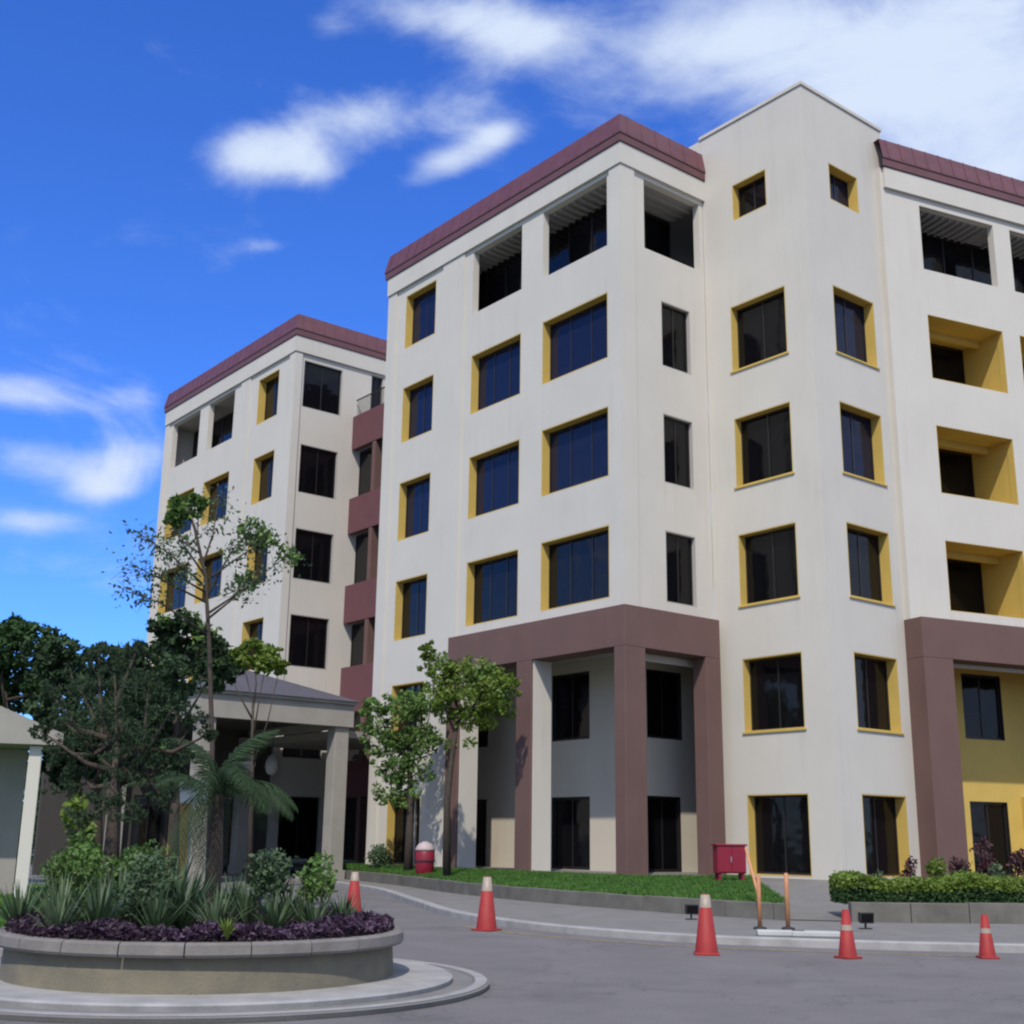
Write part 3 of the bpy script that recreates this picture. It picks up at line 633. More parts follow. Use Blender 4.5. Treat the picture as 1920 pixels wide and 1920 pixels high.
# ================================================================== GROUND
def poly(name, pts, z, m, kind='structure', zs=None):
    me = bpy.data.meshes.new(name)
    me.from_pydata([(x, y, z if zs is None else zs[i]) for i, (x, y) in enumerate(pts)], [], [tuple(range(len(pts)))]); me.materials.append(m)
    o = link(name, me); o['kind'] = kind; return o
poly('ground', [(-1500, -1500), (1500, -1500), (1500, 1500), (-1500, 1500)], -0.03, M['ground'])
poly('road', [(-60, -30), (70, -30), (70, 21.5), (8, 21.5), (5, 23), (0, 30), (-3, 40), (-12, 58), (-40, 75), (-60, 60)], 0, M['asphalt'])
def strip(name, A, B, za, zb, m, kind='structure', n=1):
    v_ = []; f_ = []
    for (a, b_) in zip(A, B): v_ += [(*a, za), (*b_, zb)]
    for i in range(len(A) - 1): f_.append((2 * i, 2 * i + 2, 2 * i + 3, 2 * i + 1))
    me = bpy.data.meshes.new(name); me.from_pydata(v_, [], f_); me.materials.append(m); o = link(name, me); o['kind'] = kind; return o
def smoothline(P, n=6):
    out = []
    for i in range(len(P) - 1):
        p0, p1, p2, p3 = [np.array(P[max(0, min(len(P) - 1, k))]) for k in (i - 1, i, i + 1, i + 2)]
        for k in range(n):
            t = k / n; out.append(tuple(.5 * ((2 * p1) + (-p0 + p2) * t + (2 * p0 - 5 * p1 + 4 * p2 - p3) * t * t + (-p0 + 3 * p1 - 3 * p2 + p3) * t ** 3)))
    out.append(tuple(P[-1])); return out
def offs(Pl, d):
    out = []
    for i in range(len(Pl)):
        a = np.array(Pl[max(i - 1, 0)]); b_ = np.array(Pl[min(i + 1, len(Pl) - 1)]); t = (b_ - a) / np.linalg.norm(b_ - a); out.append((Pl[i][0] - t[1] * d, Pl[i][1] + t[0] * d))
    return out
KL = smoothline([(-9, 52), (-4.6, 42), (-2.5, 33.5), (-1.2, 28.0), (.5, 24.3), (2.7, 22.0), (4.9, 21.1), (8, 20.6), (16, 20.4), (40, 21)])
KI = offs(KL, .22)
def kerb(name, A, B, z, m):
    v_ = []; f_ = []
    for (a, b_) in zip(A, B): v_ += [(*a, 0.0), (*a, z - .02), (a[0] * .9 + b_[0] * .1, a[1] * .9 + b_[1] * .1, z), (*b_, z)]
    for i in range(len(A) - 1):
        for k in range(3): f_.append((4 * i + k, 4 * i + 4 + k, 4 * i + 5 + k, 4 * i + 1 + k))
    me = bpy.data.meshes.new(name); me.from_pydata(v_, [], f_); me.materials.append(m); o = link(name, me); o['kind'] = 'structure'; return o
kerb('kerb', KL, KI, .13, M['kerb'])
WLN = smoothline([(-7.5, 52), (-3.6, 43), (-1.6, 37.5), (.7, 32.8), (3.5, 28.6), (5.6, 26.3)])
WR = [(6.9, 26.1), (8.5, 26.1), (12, 26.4), (20, 27.4), (40, 30)]
poly('pavement', [*[tuple(p) for p in KI], (60, 30), (60, 60), (30, 60), (10, 45), (3, 45), (-6, 58)], .115, M['concrete'])
# low wall edging the lawn, in separate blocks
def lowwall(name, Pl, z0, z1, t, m, label):
    b = MB(); Q = offs(Pl, t)
    lens = np.cumsum([0] + [math.dist(Pl[i], Pl[i + 1]) for i in range(len(Pl) - 1)])
    at = lambda A, s_: (float(np.interp(s_, lens, [p[0] for p in A])), float(np.interp(s_, lens, [p[1] for p in A])))
    root = empty(name, (*Pl[len(Pl) // 2], z0), 0, label=label, cat='wall'); rx, ry = Pl[len(Pl) // 2]
    s_ = 0
    while s_ < min(lens[-1], 34) - .1:
        e_ = min(s_ + 1.2, lens[-1]); a, c, d, f_ = at(Pl, s_ + .008), at(Pl, e_ - .008), at(Q, e_ - .008), at(Q, s_ + .008)
        dz = random.uniform(-.008, .008); bq = MB()
        bq.add([(p[0] - rx, p[1] - ry, zz) for zz in (0, z1 - z0 + dz) for p in (a, c, d, f_)], [(3, 2, 1, 0), (4, 5, 6, 7), (0, 1, 5, 4), (1, 2, 6, 5), (2, 3, 7, 6), (3, 0, 4, 7)])
        bq.build('block', m, root, bevel=.012); s_ += 1.2
lowwall('low_wall', WLN, .1, .44, .22, M['lowwall'], 'low weathered kerb wall along the front of the grass strip')
lowwall('low_wall', WR, .1, .50, .25, M['lowwall'], 'low weathered grey wall under the clipped hedge on the right')
# sloping lawn between the wall and the building
def bl(x, y): return to_world(x, y)
WI = offs(WLN, .2)
back = [bl(-1.0, 14.4 + 3), bl(-.9, 11), bl(-.8, 7), bl(-.75, 3), bl(-.7, -.7), bl(3.2, -2.0)]
lens = np.cumsum([0] + [math.dist(WI[i], WI[i + 1]) for i in range(len(WI) - 1)]); lb = np.cumsum([0] + [math.dist(back[i], back[i + 1]) for i in range(len(back) - 1)])
BKL = [(float(np.interp(l_ / lens[-1] * lb[-1], lb, [p[0] for p in back])), float(np.interp(l_ / lens[-1] * lb[-1], lb, [p[1] for p in back]))) for l_ in lens]
strip('lawn_soil', WI, BKL, .40, .62, M['lawn'])
poly('forecourt', [*BKL, bl(4.2, -4.7), bl(9, -4.9), (40, 53), (20, 70), (-20, 70), (-12, 58)], .60, M['concrete'])
poly('path', [WI[-1], (6.9, 26.2), (11.0, 37.5), bl(4.4, -4.9), BKL[-1]], .3, M['concrete'], zs=[.13, .13, .6, .6, .6])
poly('planting_bed', [(6.95, 26.35), (8.5, 26.35), (12, 26.65), (20, 27.7), (40, 30.3), (42, 51), (10.9, 38)], .46, M['soil'])
def blades(name, n, fn, h, m, w=.02, **k):
    v_ = np.zeros((n * 3, 3)); 
    P = fn(n); a = rng.uniform(0, 2 * np.pi, n); hh = h * rng.uniform(.5, 1.2, n)
    dx = np.c_[np.cos(a), np.sin(a), np.zeros(n)] * w
    lean = rng.normal(0, .35, (n, 2)) * hh[:, None]
    v_[0::3] = P - dx; v_[1::3] = P + dx; v_[2::3] = P + np.c_[lean, hh]
    me = bpy.data.meshes.new(name); me.from_pydata(v_.tolist(), [], np.arange(n * 3).reshape(n, 3).tolist()); me.materials.append(m)
    o = link(name, me); return tag(o, **k)
WIa, BKa = np.array(WI), np.array(BKL)
def lawnpts(n):
    t = rng.uniform(0, len(WIa) - 1.001, n); i = t.astype(int); f_ = (t - i)[:, None]; s_ = rng.uniform(0, 1, n)[:, None]
    A = WIa[i] * (1 - f_) + WIa[i + 1] * f_; B = BKa[i] * (1 - f_) + BKa[i + 1] * f_
    return np.c_[A * (1 - s_) + B * s_, .40 + .22 * s_[:, 0]]
blades('grass', 60000, lawnpts, .10, M['blade'], .03, label='short green grass on the strip before the building', cat='grass', kind='stuff')
# planted verge behind the roundabout, with its kerb
VG = smoothline([(-40, 13), (-14, 14.2), (-8.8, 16.0), (-6.6, 17.9), (-4.9, 18.2), (-4.1, 19.6), (-4.4, 23), (-5.3, 28), (-7.4, 34), (-10.2, 38.5), (-16, 41)])
kerb('kerb', VG, offs(VG, .16), .12, M['kerb'])
vi = offs(VG, .15)
poly('verge', [*vi, (-60, 44), (-60, 13.4)], .105, M['lawn'])
def vergepts(n):
    k = rng.integers(8, len(vi) - 4, n); q = rng.uniform(0, 1, n) ** 1.5 * 7; P = np.array(vi)[k]; nx_ = np.array(offs(vi, 1.0))[k] - P
    return np.c_[P + nx_ * q[:, None] + rng.normal(0, .25, (n, 2)) * (q[:, None] > .6), np.full(n, .105)]
blades('grass', 26000, vergepts, .10, M['blade'], .025, label='rough green grass on the verge behind the round planter', cat='grass', kind='stuff')
# worn yellow line near the kerb
YL = offs(KL, -.85)[22:42]
strip('road_marking', YL, offs(YL, .16), .004, .004, M['yline'])

# ================================================================== ROUND PLANTER
PCX, PCY = -3.42, 14.9
pl_ = empty('round_planter', (PCX, PCY, 0), 0, label='round raised planter with concrete coping in the roundabout at lower left', cat='planter')
def ring(name, prof, m, parent, n=96, smooth=False):
    b = MB(); k = len(prof)
    for i in range(n):
        a = 2 * math.pi * i / n
        for (r, z) in prof: b.v.append((r * math.cos(a), r * math.sin(a), z))
    for i in range(n):
        i2 = (i + 1) % n
        for j in range(k): b.f.append((i * k + j, i2 * k + j, i2 * k + (j + 1) % k, i * k + (j + 1) % k))
    return b.build(name, m, parent, smooth)
ring('planter_wall', [(2.12, .1), (2.15, .1), (2.12, .46), (1.95, .46), (1.95, .1)], M['stone'], pl_)
# coping in curved sections
NS = 22
for i in range(NS):
    b = MB(); a0 = 2 * math.pi * i / NS + .003; a1 = 2 * math.pi * (i + 1) / NS - .003; k = 6; prof = [(1.93, .462), (2.23, .462), (2.25, .49), (2.24, .58), (2.20, .60), (1.94, .60)]
    for q in range(k + 1):
        a = a0 + (a1 - a0) * q / k
        for (r, z) in prof: b.v.append((r * math.cos(a), r * math.sin(a), z))
    for q in range(k):
        for j in range(6): b.f.append((q * 6 + j, q * 6 + 6 + j, q * 6 + 6 + (j + 1) % 6, q * 6 + (j + 1) % 6))
    b.f.append(tuple(reversed(range(6)))); b.f.append(tuple(k * 6 + j for j in range(6)))
    b.build('coping_stone', M['coping'], pl_)
b = MB(); b.lathe([(1.94, .50), (.01, .62)], 48, close=False); b.build('soil', M['soil'], pl_)
o = ring('apron', [(2.0, .02), (2.80, .02), (2.82, .10), (2.78, .12), (2.0, .125)], M['kerb'], None); o.location = (PCX, PCY, 0); o['kind'] = 'structure'; o.name = 'roundabout_apron'
o = ring('step', [(2.6, .003), (3.22, .003), (3.24, .05), (3.22, .06), (3.06, .062), (3.05, .052), (2.6, .052)], M['concrete'], None); o.location = (PCX, PCY, 0); o['kind'] = 'structure'; o.name = 'roundabout_kerb'
o = ring('rim', [(3.08, .0635), (3.21, .0635), (3.21, .07), (3.08, .07)], M['kerb'], None); o.location = (PCX, PCY, 0); o['kind'] = 'structure'; o.name = 'kerb_edge'

# ================================================================== VEGETATION
def leaf_obj(name, P, size, m, parent=None, nrm=None, aspect=.5):
    n = len(P); a = rng.normal(size=(n, 3)); a /= np.linalg.norm(a, axis=1)[:, None]
    b_ = rng.normal(size=(n, 3)); b_ -= (b_ * a).sum(1)[:, None] * a; b_ /= np.linalg.norm(b_, axis=1)[:, None]
    s_ = (size * rng.uniform(.6, 1.3, n))[:, None]
    v_ = np.zeros((n * 4, 3)); v_[0::4] = P - a * s_; v_[1::4] = P + b_ * s_ * aspect; v_[2::4] = P + a * s_; v_[3::4] = P - b_ * s_ * aspect
    me = bpy.data.meshes.new(name); me.vertices.add(n * 4); me.vertices.foreach_set('co', v_.ravel())
    me.loops.add(n * 4); me.loops.foreach_set('vertex_index', np.arange(n * 4, dtype=np.int32)); me.polygons.add(n); me.polygons.foreach_set('loop_start', np.arange(0, n * 4, 4, dtype=np.int32))
    me.materials.append(m); me.update(); me.validate()
    return link(name, me, parent)
def blob_pts(clumps, per):
    out = []
    for (x, y, z, r, *q) in clumps:
        k = max(30, int(per * r * r)); d = rng.normal(size=(k, 3)); d /= np.linalg.norm(d, axis=1)[:, None]
        rr = r * rng.uniform(.45, 1.05, k) ** .5
        sq = q[0] if q else .8
        # ragged clump: modulate by low-frequency noise
        md = 1 + .22 * np.sin(d[:, 0] * 5 + x * 3) * np.cos(d[:, 2] * 6 + y) + .15 * np.sin(d[:, 1] * 9 + z)
        p = d * (rr * md)[:, None]; p[:, 2] *= sq; out.append(p + np.array([x, y, z]))
    return np.concatenate(out)
def tree(name, loc, trunk, clumps, leafm, label, cat='tree', size=.16, per=520, group=None, twigs=True, second=None, rt=.16, loose=1.15, aspect=.5):
    t = empty(name, loc, 0, label=label, cat=cat, group=group)
    b = MB(); b.tube(trunk, [rt * (1 - .6 * i / (len(trunk) - 1)) for i in range(len(trunk))], 8)
    top = Vector(trunk[-1]); mid = Vector(trunk[len(trunk) // 2])
    if twigs:
        for c in clumps:
            e_ = Vector(c[:3]); s_ = mid.lerp(top, random.uniform(.3, 1)); m_ = s_.lerp(e_, .5) + Vector((random.uniform(-.2, .2), random.uniform(-.2, .2), -.15))
            b.tube([s_, m_, e_], [rt * .38, rt * .22, rt * .07], 5)
    b.build('trunk', M['bark'], t, True)
    # sub-clumps around each main clump make the outline uneven
    sub = []
    for c in clumps:
        x, y, z, r = c[:4]; sub.append((x, y, z, r * .7))
        for k in range(14):
            d = Vector((random.gauss(0, 1), random.gauss(0, 1), random.gauss(0, .8))).normalized(); q = random.uniform(.55, loose) * r
            sub.append((x + d.x * q, y + d.y * q, z + d.z * q * .85, r * random.uniform(.14, .40)))
    leaf_obj('crown', blob_pts(sub, per), size, leafm, t, aspect=aspect)
    if second: leaf_obj('upper_leaves', blob_pts([(c[0] + random.uniform(-.3, .3) * c[3], c[1] - .3 * c[3], c[2] + .45 * c[3], c[3] * .55) for c in clumps[::2]], per * .5), size, second, t)  # second leaf tone, set higher and nearer in every other clump
    return t
def px(x, y, Y):   # where the direction to a picture point meets a distance (used once, to survey the planting)
    fl = 2332.0; w = SURVEY @ Vector(((x - 960) / fl, -(y - 960) / fl, -1)); return (w.x * Y / w.y, Y, 1.6 + w.z * Y / w.y)
def surveyed(points, Y0, loc):
    out = []
    for (x, y, r, dy) in points:
        p = px(x, y, Y0 + dy); out.append((p[0] - loc[0], p[1] - loc[1], p[2] - loc[2], r * Y0 / 2332.0))
    return out
def auto_tree(name, base, Y, pts, leafm, label, trunkpts=None, rt=.16, z0=.0, **k):
    b0 = px(base[0], base[1], Y); loc = (b0[0], Y, z0)
    cl = surveyed(pts, Y, loc)
    if trunkpts: tr = [(0, 0, 0)] + [tuple(a - b_ for a, b_ in zip(px(x, y, Y), loc)) for x, y in trunkpts]
    else:
        zt = max(c[2] for c in cl); xm = sum(c[0] for c in cl) / len(cl); tr = [(0, 0, 0), (xm * .3, 0, zt * .35), (xm * .8, 0, zt * .75)]
    return tree(name, loc, tr, cl, leafm, label, rt=rt, **k)

# tall dark trees behind the roundabout, left
auto_tree('broadleaf_tree', (40, 1600), 40, [(10, 1225, 62, 0), (65, 1195, 46, 1), (-60, 1240, 70, 0), (30, 1300, 60, 1), (110, 1270, 60, 0), (-100, 1330, 60, 2), (20, 1180, 30, 0)], M['leafdark'], 'dense dark green tree at the left edge behind the shelter', size=.12, per=1100)
auto_tree('broadleaf_tree', (190, 1600), 34, [(205, 1235, 50, 0), (150, 1275, 60, 1), (245, 1280, 60, 0), (190, 1350, 70, -1), (120, 1215, 30, 0), (80, 1240, 40, 0), (250, 1240, 34, 0), (100, 1410, 55, 0), (260, 1350, 60, 1), (110, 1340, 50, 0), (230, 1430, 60, 0), (150, 1420, 55, 0)], M['leafdeep'], 'dark tree with a dense low crown left of the rear building', size=.11, per=1200)
auto_tree('broadleaf_tree', (330, 1600), 31, [(350, 1185, 46, 0), (305, 1225, 48, 1), (385, 1215, 45, 0), (340, 1265, 55, -1), (400, 1260, 40, 0), (270, 1300, 50, 0), (300, 1175, 26, 0), (290, 1370, 50, 0), (310, 1440, 45, 0)], M['leafdeep'], 'dark green tree in front of the rear building, left of the canopy roof', size=.10, per=1200, second=M['leafmid'])
auto_tree('broadleaf_tree', (470, 1610), 40, [(455, 1238, 30, 0), (500, 1235, 30, 0), (425, 1250, 26, 0), (475, 1208, 18, 0), (525, 1250, 16, 0)], M['leafbright'], 'small bright green tree just above the canopy roof', size=.10, per=1500, rt=.1, z0=.1)
fp = []
for k in range(80): fp.append((random.uniform(-75, -15), random.uniform(72, 92), random.uniform(1, 5.5), random.uniform(1.8, 3.4)))
ft = leaf_obj('far_trees', blob_pts(fp, 130), .22, M['leafdark']); tag(ft, 'far mass of dark trees closing the view at the left', 'trees', None, 'stuff')
# slender sparse tree whose twigs reach across the rear building
st = auto_tree('slender_tree', (395, 1620), 26, [(345, 945, 28, 0), (325, 975, 18, 0), (375, 940, 16, 0)], M['leafmid'],
               'tall slender tree with sparse foliage in front of the rear building', trunkpts=[(398, 1400), (392, 1200), (385, 1080), (365, 990), (350, 950)], rt=.06, size=.08, per=1000)
stl = st.location
b = MB()
spr = [((388, 1120), (430, 1040), (470, 990)), ((386, 1090), (440, 1050), (500, 1010)), ((390, 1150), (450, 1110), (540, 1040)), ((385, 1100), (320, 1040), (260, 1000)), ((388, 1130), (310, 1090), (250, 1060)), ((380, 1060), (400, 1000), (410, 930)), ((390, 1160), (440, 1120), (460, 1090)), ((385, 1110), (350, 1090), (330, 1050)), ((390, 1190), (300, 1130), (240, 1110)), ((385, 1080), (350, 1030), (330, 1000))]
tips = []
for s_ in spr:
    dy = random.uniform(-1.5, 1.5); P = [Vector(px(x, y, 26 + dy * i / 2)) - stl for i, (x, y) in enumerate(s_)]
    b.tube(P, [.03, .018, .008], 5); tips += [P[1].lerp(P[2], q) for q in (0.1, .4, .7, 1.0)]
b.build('branch', M['bark'], st, True)
tw = MB()
for t_ in tips:
    for q in range(4):
        e_ = t_ + Vector((random.gauss(0, .25), random.gauss(0, .25), random.gauss(0, .16))); tw.tube([t_, t_.lerp(e_, .5) + Vector((0, 0, .03)), e_], [.006, .005, .003], 4)
o = tw.build('twigs', M['bark'], st); o['kind'] = 'stuff'
leaf_obj('sparse_leaves', np.concatenate([np.array(t)[None] + rng.normal(0, .2, (44, 3)) * [1, 1, .6] for t in tips]), .055, M['leafhaze'], st)
for c in (tips[3], tips[7], tips[11], tips[27]): leaf_obj('leaf_cluster', blob_pts([(c.x, c.y, c.z, .28)], 900), .09, M['leafmid'], st)
# trees in front of the main building
auto_tree('young_tree', (838, 1630), 40, [(900, 1290, 52, 0), (860, 1262, 40, 0), (935, 1320, 38, 0), (880, 1345, 44, 0), (825, 1260, 32, 0), (800, 1222, 16, 0), (925, 1272, 30, 0), (835, 1310, 30, 0)], M['leafbright'], 'young tree with a bright round crown before the brown portal', trunkpts=[(838, 1500), (850, 1400), (862, 1330)], rt=.13, z0=.55, size=.08, per=1050, loose=1.45, second=M['leafmid'])
auto_tree('young_tree', (765, 1640), 44.5, [(765, 1320, 48, 0), (740, 1390, 44, 0), (790, 1380, 44, 0), (765, 1450, 42, 0), (725, 1445, 30, 0), (715, 1360, 32, 0), (700, 1325, 22, 0), (740, 1490, 28, 0), (810, 1320, 26, 0)], M['leafmid'], 'narrow young tree with a thick trunk at the left end of the main building', trunkpts=[(768, 1560), (770, 1480), (765, 1390)], rt=.17, z0=.44, size=.08, per=900, loose=1.4)
# shrubs
def shrub(x, y, Y, r, leafm, label, z0=.5, cat='shrub', size=.07, n=3, per=1800, name='shrub', group=None, tall=1.0):
    p = px(x, y, Y); h = p[2] - z0; R_ = r * Y / 2332
    t = empty(name, (p[0], Y, z0), 0, label=label, cat=cat, group=group)
    b = MB()
    for k in range(4): a = k * 1.6; b.tube([(0, 0, 0), (.1 * math.cos(a), .1 * math.sin(a), h * .5), (R_ * .5 * math.cos(a), R_ * .5 * math.sin(a), h * .9)], [.02, .015, .008], 5)
    b.build('stem', M['bark'], t)
    cl = [(random.uniform(-.4, .4) * R_, random.uniform(-.4, .4) * R_, h * random.uniform(.5, 1.0), R_ * random.uniform(.6, .9), tall) for _ in range(n)] + [(0, 0, h * .45, R_ * .8, tall)]
    leaf_obj('foliage', blob_pts(cl, per), size, leafm, t); return t
shrub(155, 1500, 20, 26, M['leafbright'], 'bright yellow green shrub left of the palm in front of the pale wall', z0=.0, n=5, size=.08, tall=1.5)
shrub(160, 1570, 19.5, 34, M['leafmid'], 'mid green bush behind the round planter, below the bright shrub', z0=0, n=5, size=.08)
shrub(720, 1600, 47, 24, M['leafhaze'], 'small grey green bush at the left end of the grass strip', z0=.5)
# hedge
hd = empty('hedge', (12, 27.2, .46), 0, label='low clipped green hedge along the wall on the right', cat='hedge')
n = 52000; s_ = rng.uniform(6.9, 21, n); 
yb = np.interp(s_, [6.9, 8.5, 12, 20, 40], [26.4, 26.4, 26.7, 27.7, 30.3]); face = rng.uniform(0, 1, n)
top = .45 + .06 * np.sin(s_ * 2.1) + .04 * np.sin(s_ * 5.3 + 1)
d_ = np.where(face < .45, rng.uniform(-.06, .08, n), rng.uniform(0, 1.1, n)); z_ = np.where(face < .45, rng.uniform(0.02, 1, n) * top, top + rng.normal(0, .035, n))
P = np.c_[s_ - 12, yb + .05 + d_ - 27.2, z_]
end = rng.uniform(0, 1, n) < .04; P[end, 0] = 6.85 - 12 + rng.uniform(0, .1, end.sum()); P[end, 1] = 26.45 - 27.2 + rng.uniform(0, 1.1, end.sum()); P[end, 2] = rng.uniform(0, .5, end.sum())
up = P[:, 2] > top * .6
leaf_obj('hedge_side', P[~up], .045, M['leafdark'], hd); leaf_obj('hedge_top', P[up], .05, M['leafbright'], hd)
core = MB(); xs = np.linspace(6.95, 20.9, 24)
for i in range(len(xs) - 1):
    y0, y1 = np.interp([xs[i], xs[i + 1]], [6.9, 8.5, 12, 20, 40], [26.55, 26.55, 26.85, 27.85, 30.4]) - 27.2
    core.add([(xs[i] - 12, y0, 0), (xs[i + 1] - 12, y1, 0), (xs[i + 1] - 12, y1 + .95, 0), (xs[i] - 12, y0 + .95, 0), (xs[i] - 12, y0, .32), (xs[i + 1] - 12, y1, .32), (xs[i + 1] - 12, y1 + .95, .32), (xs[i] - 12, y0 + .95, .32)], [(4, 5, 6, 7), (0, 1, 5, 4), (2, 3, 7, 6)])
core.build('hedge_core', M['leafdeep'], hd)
def spiky(x, y, Y, z0, h, nb, m, label, cat='plant', group=None, w=.035, name='strap_leaved_plant', spread=.9, rootloc=None, mesh=None, sc=1, rz=0):
    loc = rootloc if rootloc else (*px(x, y, Y)[:2], z0)
    t = empty(name, loc, rz, label=label, cat=cat, group=group); t.scale = (sc, sc, sc)
    if mesh is None:
        b = MB()
        for k in range(nb):
            a = random.uniform(0, 2 * math.pi); L_ = h * random.uniform(.7, 1.15); lean = random.uniform(.15, spread); drop = random.uniform(.1, .5)
            dr = Vector((math.cos(a), math.sin(a), 0)); sd_ = Vector((-math.sin(a), math.cos(a), 0)); prev = None
            for q in range(5):
                u_ = q / 4; p = dr * (lean * L_ * u_) + Vector((0, 0, L_ * (u_ - drop * u_ * u_ * lean * 1.1))); ww = w * (1 - u_) ** .6 * (0.5 + min(u_ * 3, .5)) + .002
                cur = (p - sd_ * ww, p + sd_ * ww)
                if prev: b.quad(prev[0], prev[1], cur[1], cur[0])
                prev = cur
        o = b.build('leaves', m, t); return t, o.data
    link('leaves', mesh, t); return t, mesh
# planter planting: tufts share three meshes
G = 'strap leaved plants in the round planter'
tufts = []
for q in range(3): 
    t, me = spiky(0, 0, 0, 0, .70, 60, M['leafpale'] if q == 1 else M['leafhaze'], 'x', rootloc=(0, 0, 0), w=.024); bpy.data.objects.remove(t.children[0]); bpy.data.objects.remove(t); tufts.append(me)
k = 0
for (ax_, ay_, sc) in [(-1.75, .2, 1.0), (-1.35, -.9, .95), (-.8, -1.35, .9), (-.25, -1.2, .85), (.35, -1.05, .78), (.9, -.7, .7), (1.25, -.1, .6), (-.9, -.3, 1.1), (-.2, -.3, 1.05), (.5, -.1, .85), (-1.5, .9, 1.1), (-.6, .7, 1.15), (.3, .8, .9), (1.0, .7, .7), (-1.9, -.6, .8), (1.6, .35, .5), (-1.05, 1.4, 1.1), (.7, 1.3, .8), (-1.95, 1.0, 1.0), (-1.15, -1.55, .7), (1.4, 1.1, .6), (-.05, 1.6, .9)]:
    spiky(0, 0, 0, 0, 0, 0, None, 'pale green strap leaved plant among the tufts filling the round planter', group=G, rootloc=(PCX + ax_, PCY + ay_, .54), mesh=tufts[k % 3], sc=sc, rz=random.uniform(0, 6)); k += 1
for i, (ax_, ay_, r_, m_, lab) in enumerate([(-1.5, -.2, .3, 'leafmid', 'rounded mid green bush at the left of the round planter'), (-.5, -.75, .3, 'leafhaze', 'grey green bush at the front middle of the round planter'), (.75, -.3, .26, 'leafhaze', 'grey green bush right of the middle of the round planter'), (-.95, .5, .34, 'leafmid', 'largest mid green bush, in the middle of the round planter'), (1.2, .3, .2, 'leafmid', 'smallest green bush near the right rim of the planter')]):
    t = empty('bush', (PCX + ax_, PCY + ay_, .54), 0, label=lab, cat='bush')
    b = MB()
    for q in range(5): b.tube([(0, 0, 0), (.12 * math.cos(q * 1.3), .12 * math.sin(q * 1.3), .3), (.22 * math.cos(q * 1.3), .22 * math.sin(q * 1.3), .6)], [.012, .01, .006], 5)
    b.build('stem', M['bark'], t)
    leaf_obj('foliage', blob_pts([(random.uniform(-.5, .5) * r_, random.uniform(-.5, .5) * r_, random.uniform(.3, .8), r_ * random.uniform(.6, 1)) for _ in range(6)], 5200), .035, M[m_], t)
spiky(430, 1690, 12.9, .62, .22, 26, M['leafbright'], 'small yellow green tuft poking out of the purple plants at the front of the planter', w=.018)
# purple ground cover ring
n = 26000; a = rng.uniform(0, 2 * np.pi, n); rr = np.sqrt(rng.uniform(1.4 ** 2, 2.12 ** 2, n))
h_ = .56 + .17 * np.sin(np.clip((rr - 1.35) / .95, 0, 1) * np.pi) ** .6 * (1 + .18 * np.sin(a * 9) + .12 * np.sin(a * 23 + 1))
zz = .56 + (h_ - .56) * rng.uniform(.2, 1.05, n)
P = np.c_[PCX + rr * np.cos(a), PCY + rr * np.sin(a), zz]
lit = (zz > .56 + (h_ - .56) * .8) & (rng.uniform(0, 1, n) < .05 + .5 * (np.cos(a + .3) > .3))  # upper leaves, mostly towards one side, coloured as if sunlit
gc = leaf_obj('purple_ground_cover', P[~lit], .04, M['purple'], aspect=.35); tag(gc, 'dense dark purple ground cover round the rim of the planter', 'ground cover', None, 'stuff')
gc2 = leaf_obj('purple_ground_cover', P[lit], .04, M['purplelit'], aspect=.35); tag(gc2, 'leaf tops of the purple ground cover, sunlight painted in as paler violet', 'ground cover', None, 'stuff')
# palm in the planter
def frond(Lf, droop, m):
    b = MB(); n = 46; ps = []
    for q in range(n + 1):
        u_ = q / n; ps.append(Vector((Lf * (u_ - .22 * droop * u_ ** 3), 0, Lf * (.55 * u_ - droop * u_ * u_))))
    b.tube(ps, [.018 * (1 - .85 * q / n) for q in range(n + 1)], 5)
    for q in range(4, n + 1):
        u_ = q / n; t = (ps[q] - ps[q - 1]).normalized()
        ll = Lf * .26 * math.sin(math.pi * min(1, .12 + u_ * .86)) ** .7 + .04
        for sg in (-1, 1):
            dv = (t * .55 + Vector((0, sg, 0)) * .8 + Vector((0, 0, -.28 + random.uniform(-.12, .12)))).normalized()
            base = ps[q]; mid = base + dv * ll * .55; tip = base + dv * ll + Vector((0, 0, -ll * .32)); w_ = t * .013
            b.add([base - w_ * .5, base + w_ * .5, mid + w_, mid - w_, tip], [(0, 1, 2, 3), (3, 2, 4)])
    me = bpy.data.meshes.new('frond'); me.from_pydata(b.v, [], b.f); me.materials.append(m); return me
fm = [frond(1.9, d, M['leafdeep']) for d in (.55, .8, 1.05, 1.25)]
def palm(loc, ht, nf, sc, label):
    t = empty('palm', loc, 0, label=label, cat='palm')
    b = MB(); b.tube([(0, 0, 0), (.05, 0, ht * .5), (0, .02, ht)], [.15, .12, .10], 10); b.build('trunk', M['bark'], t, True)
    for k in range(nf):
        o = link('frond', fm[k % 4], t); o.location = (0, 0, ht); o.rotation_euler = (0, -R([55, 30, 10, -12][(k // 2) % 4] + random.uniform(-8, 8)), k * 2.4 + random.uniform(-.2, .2)); q = sc * random.uniform(.85, 1.12); o.scale = (q, q, q)
    return t
p0 = px(235, 1600, 15.6)
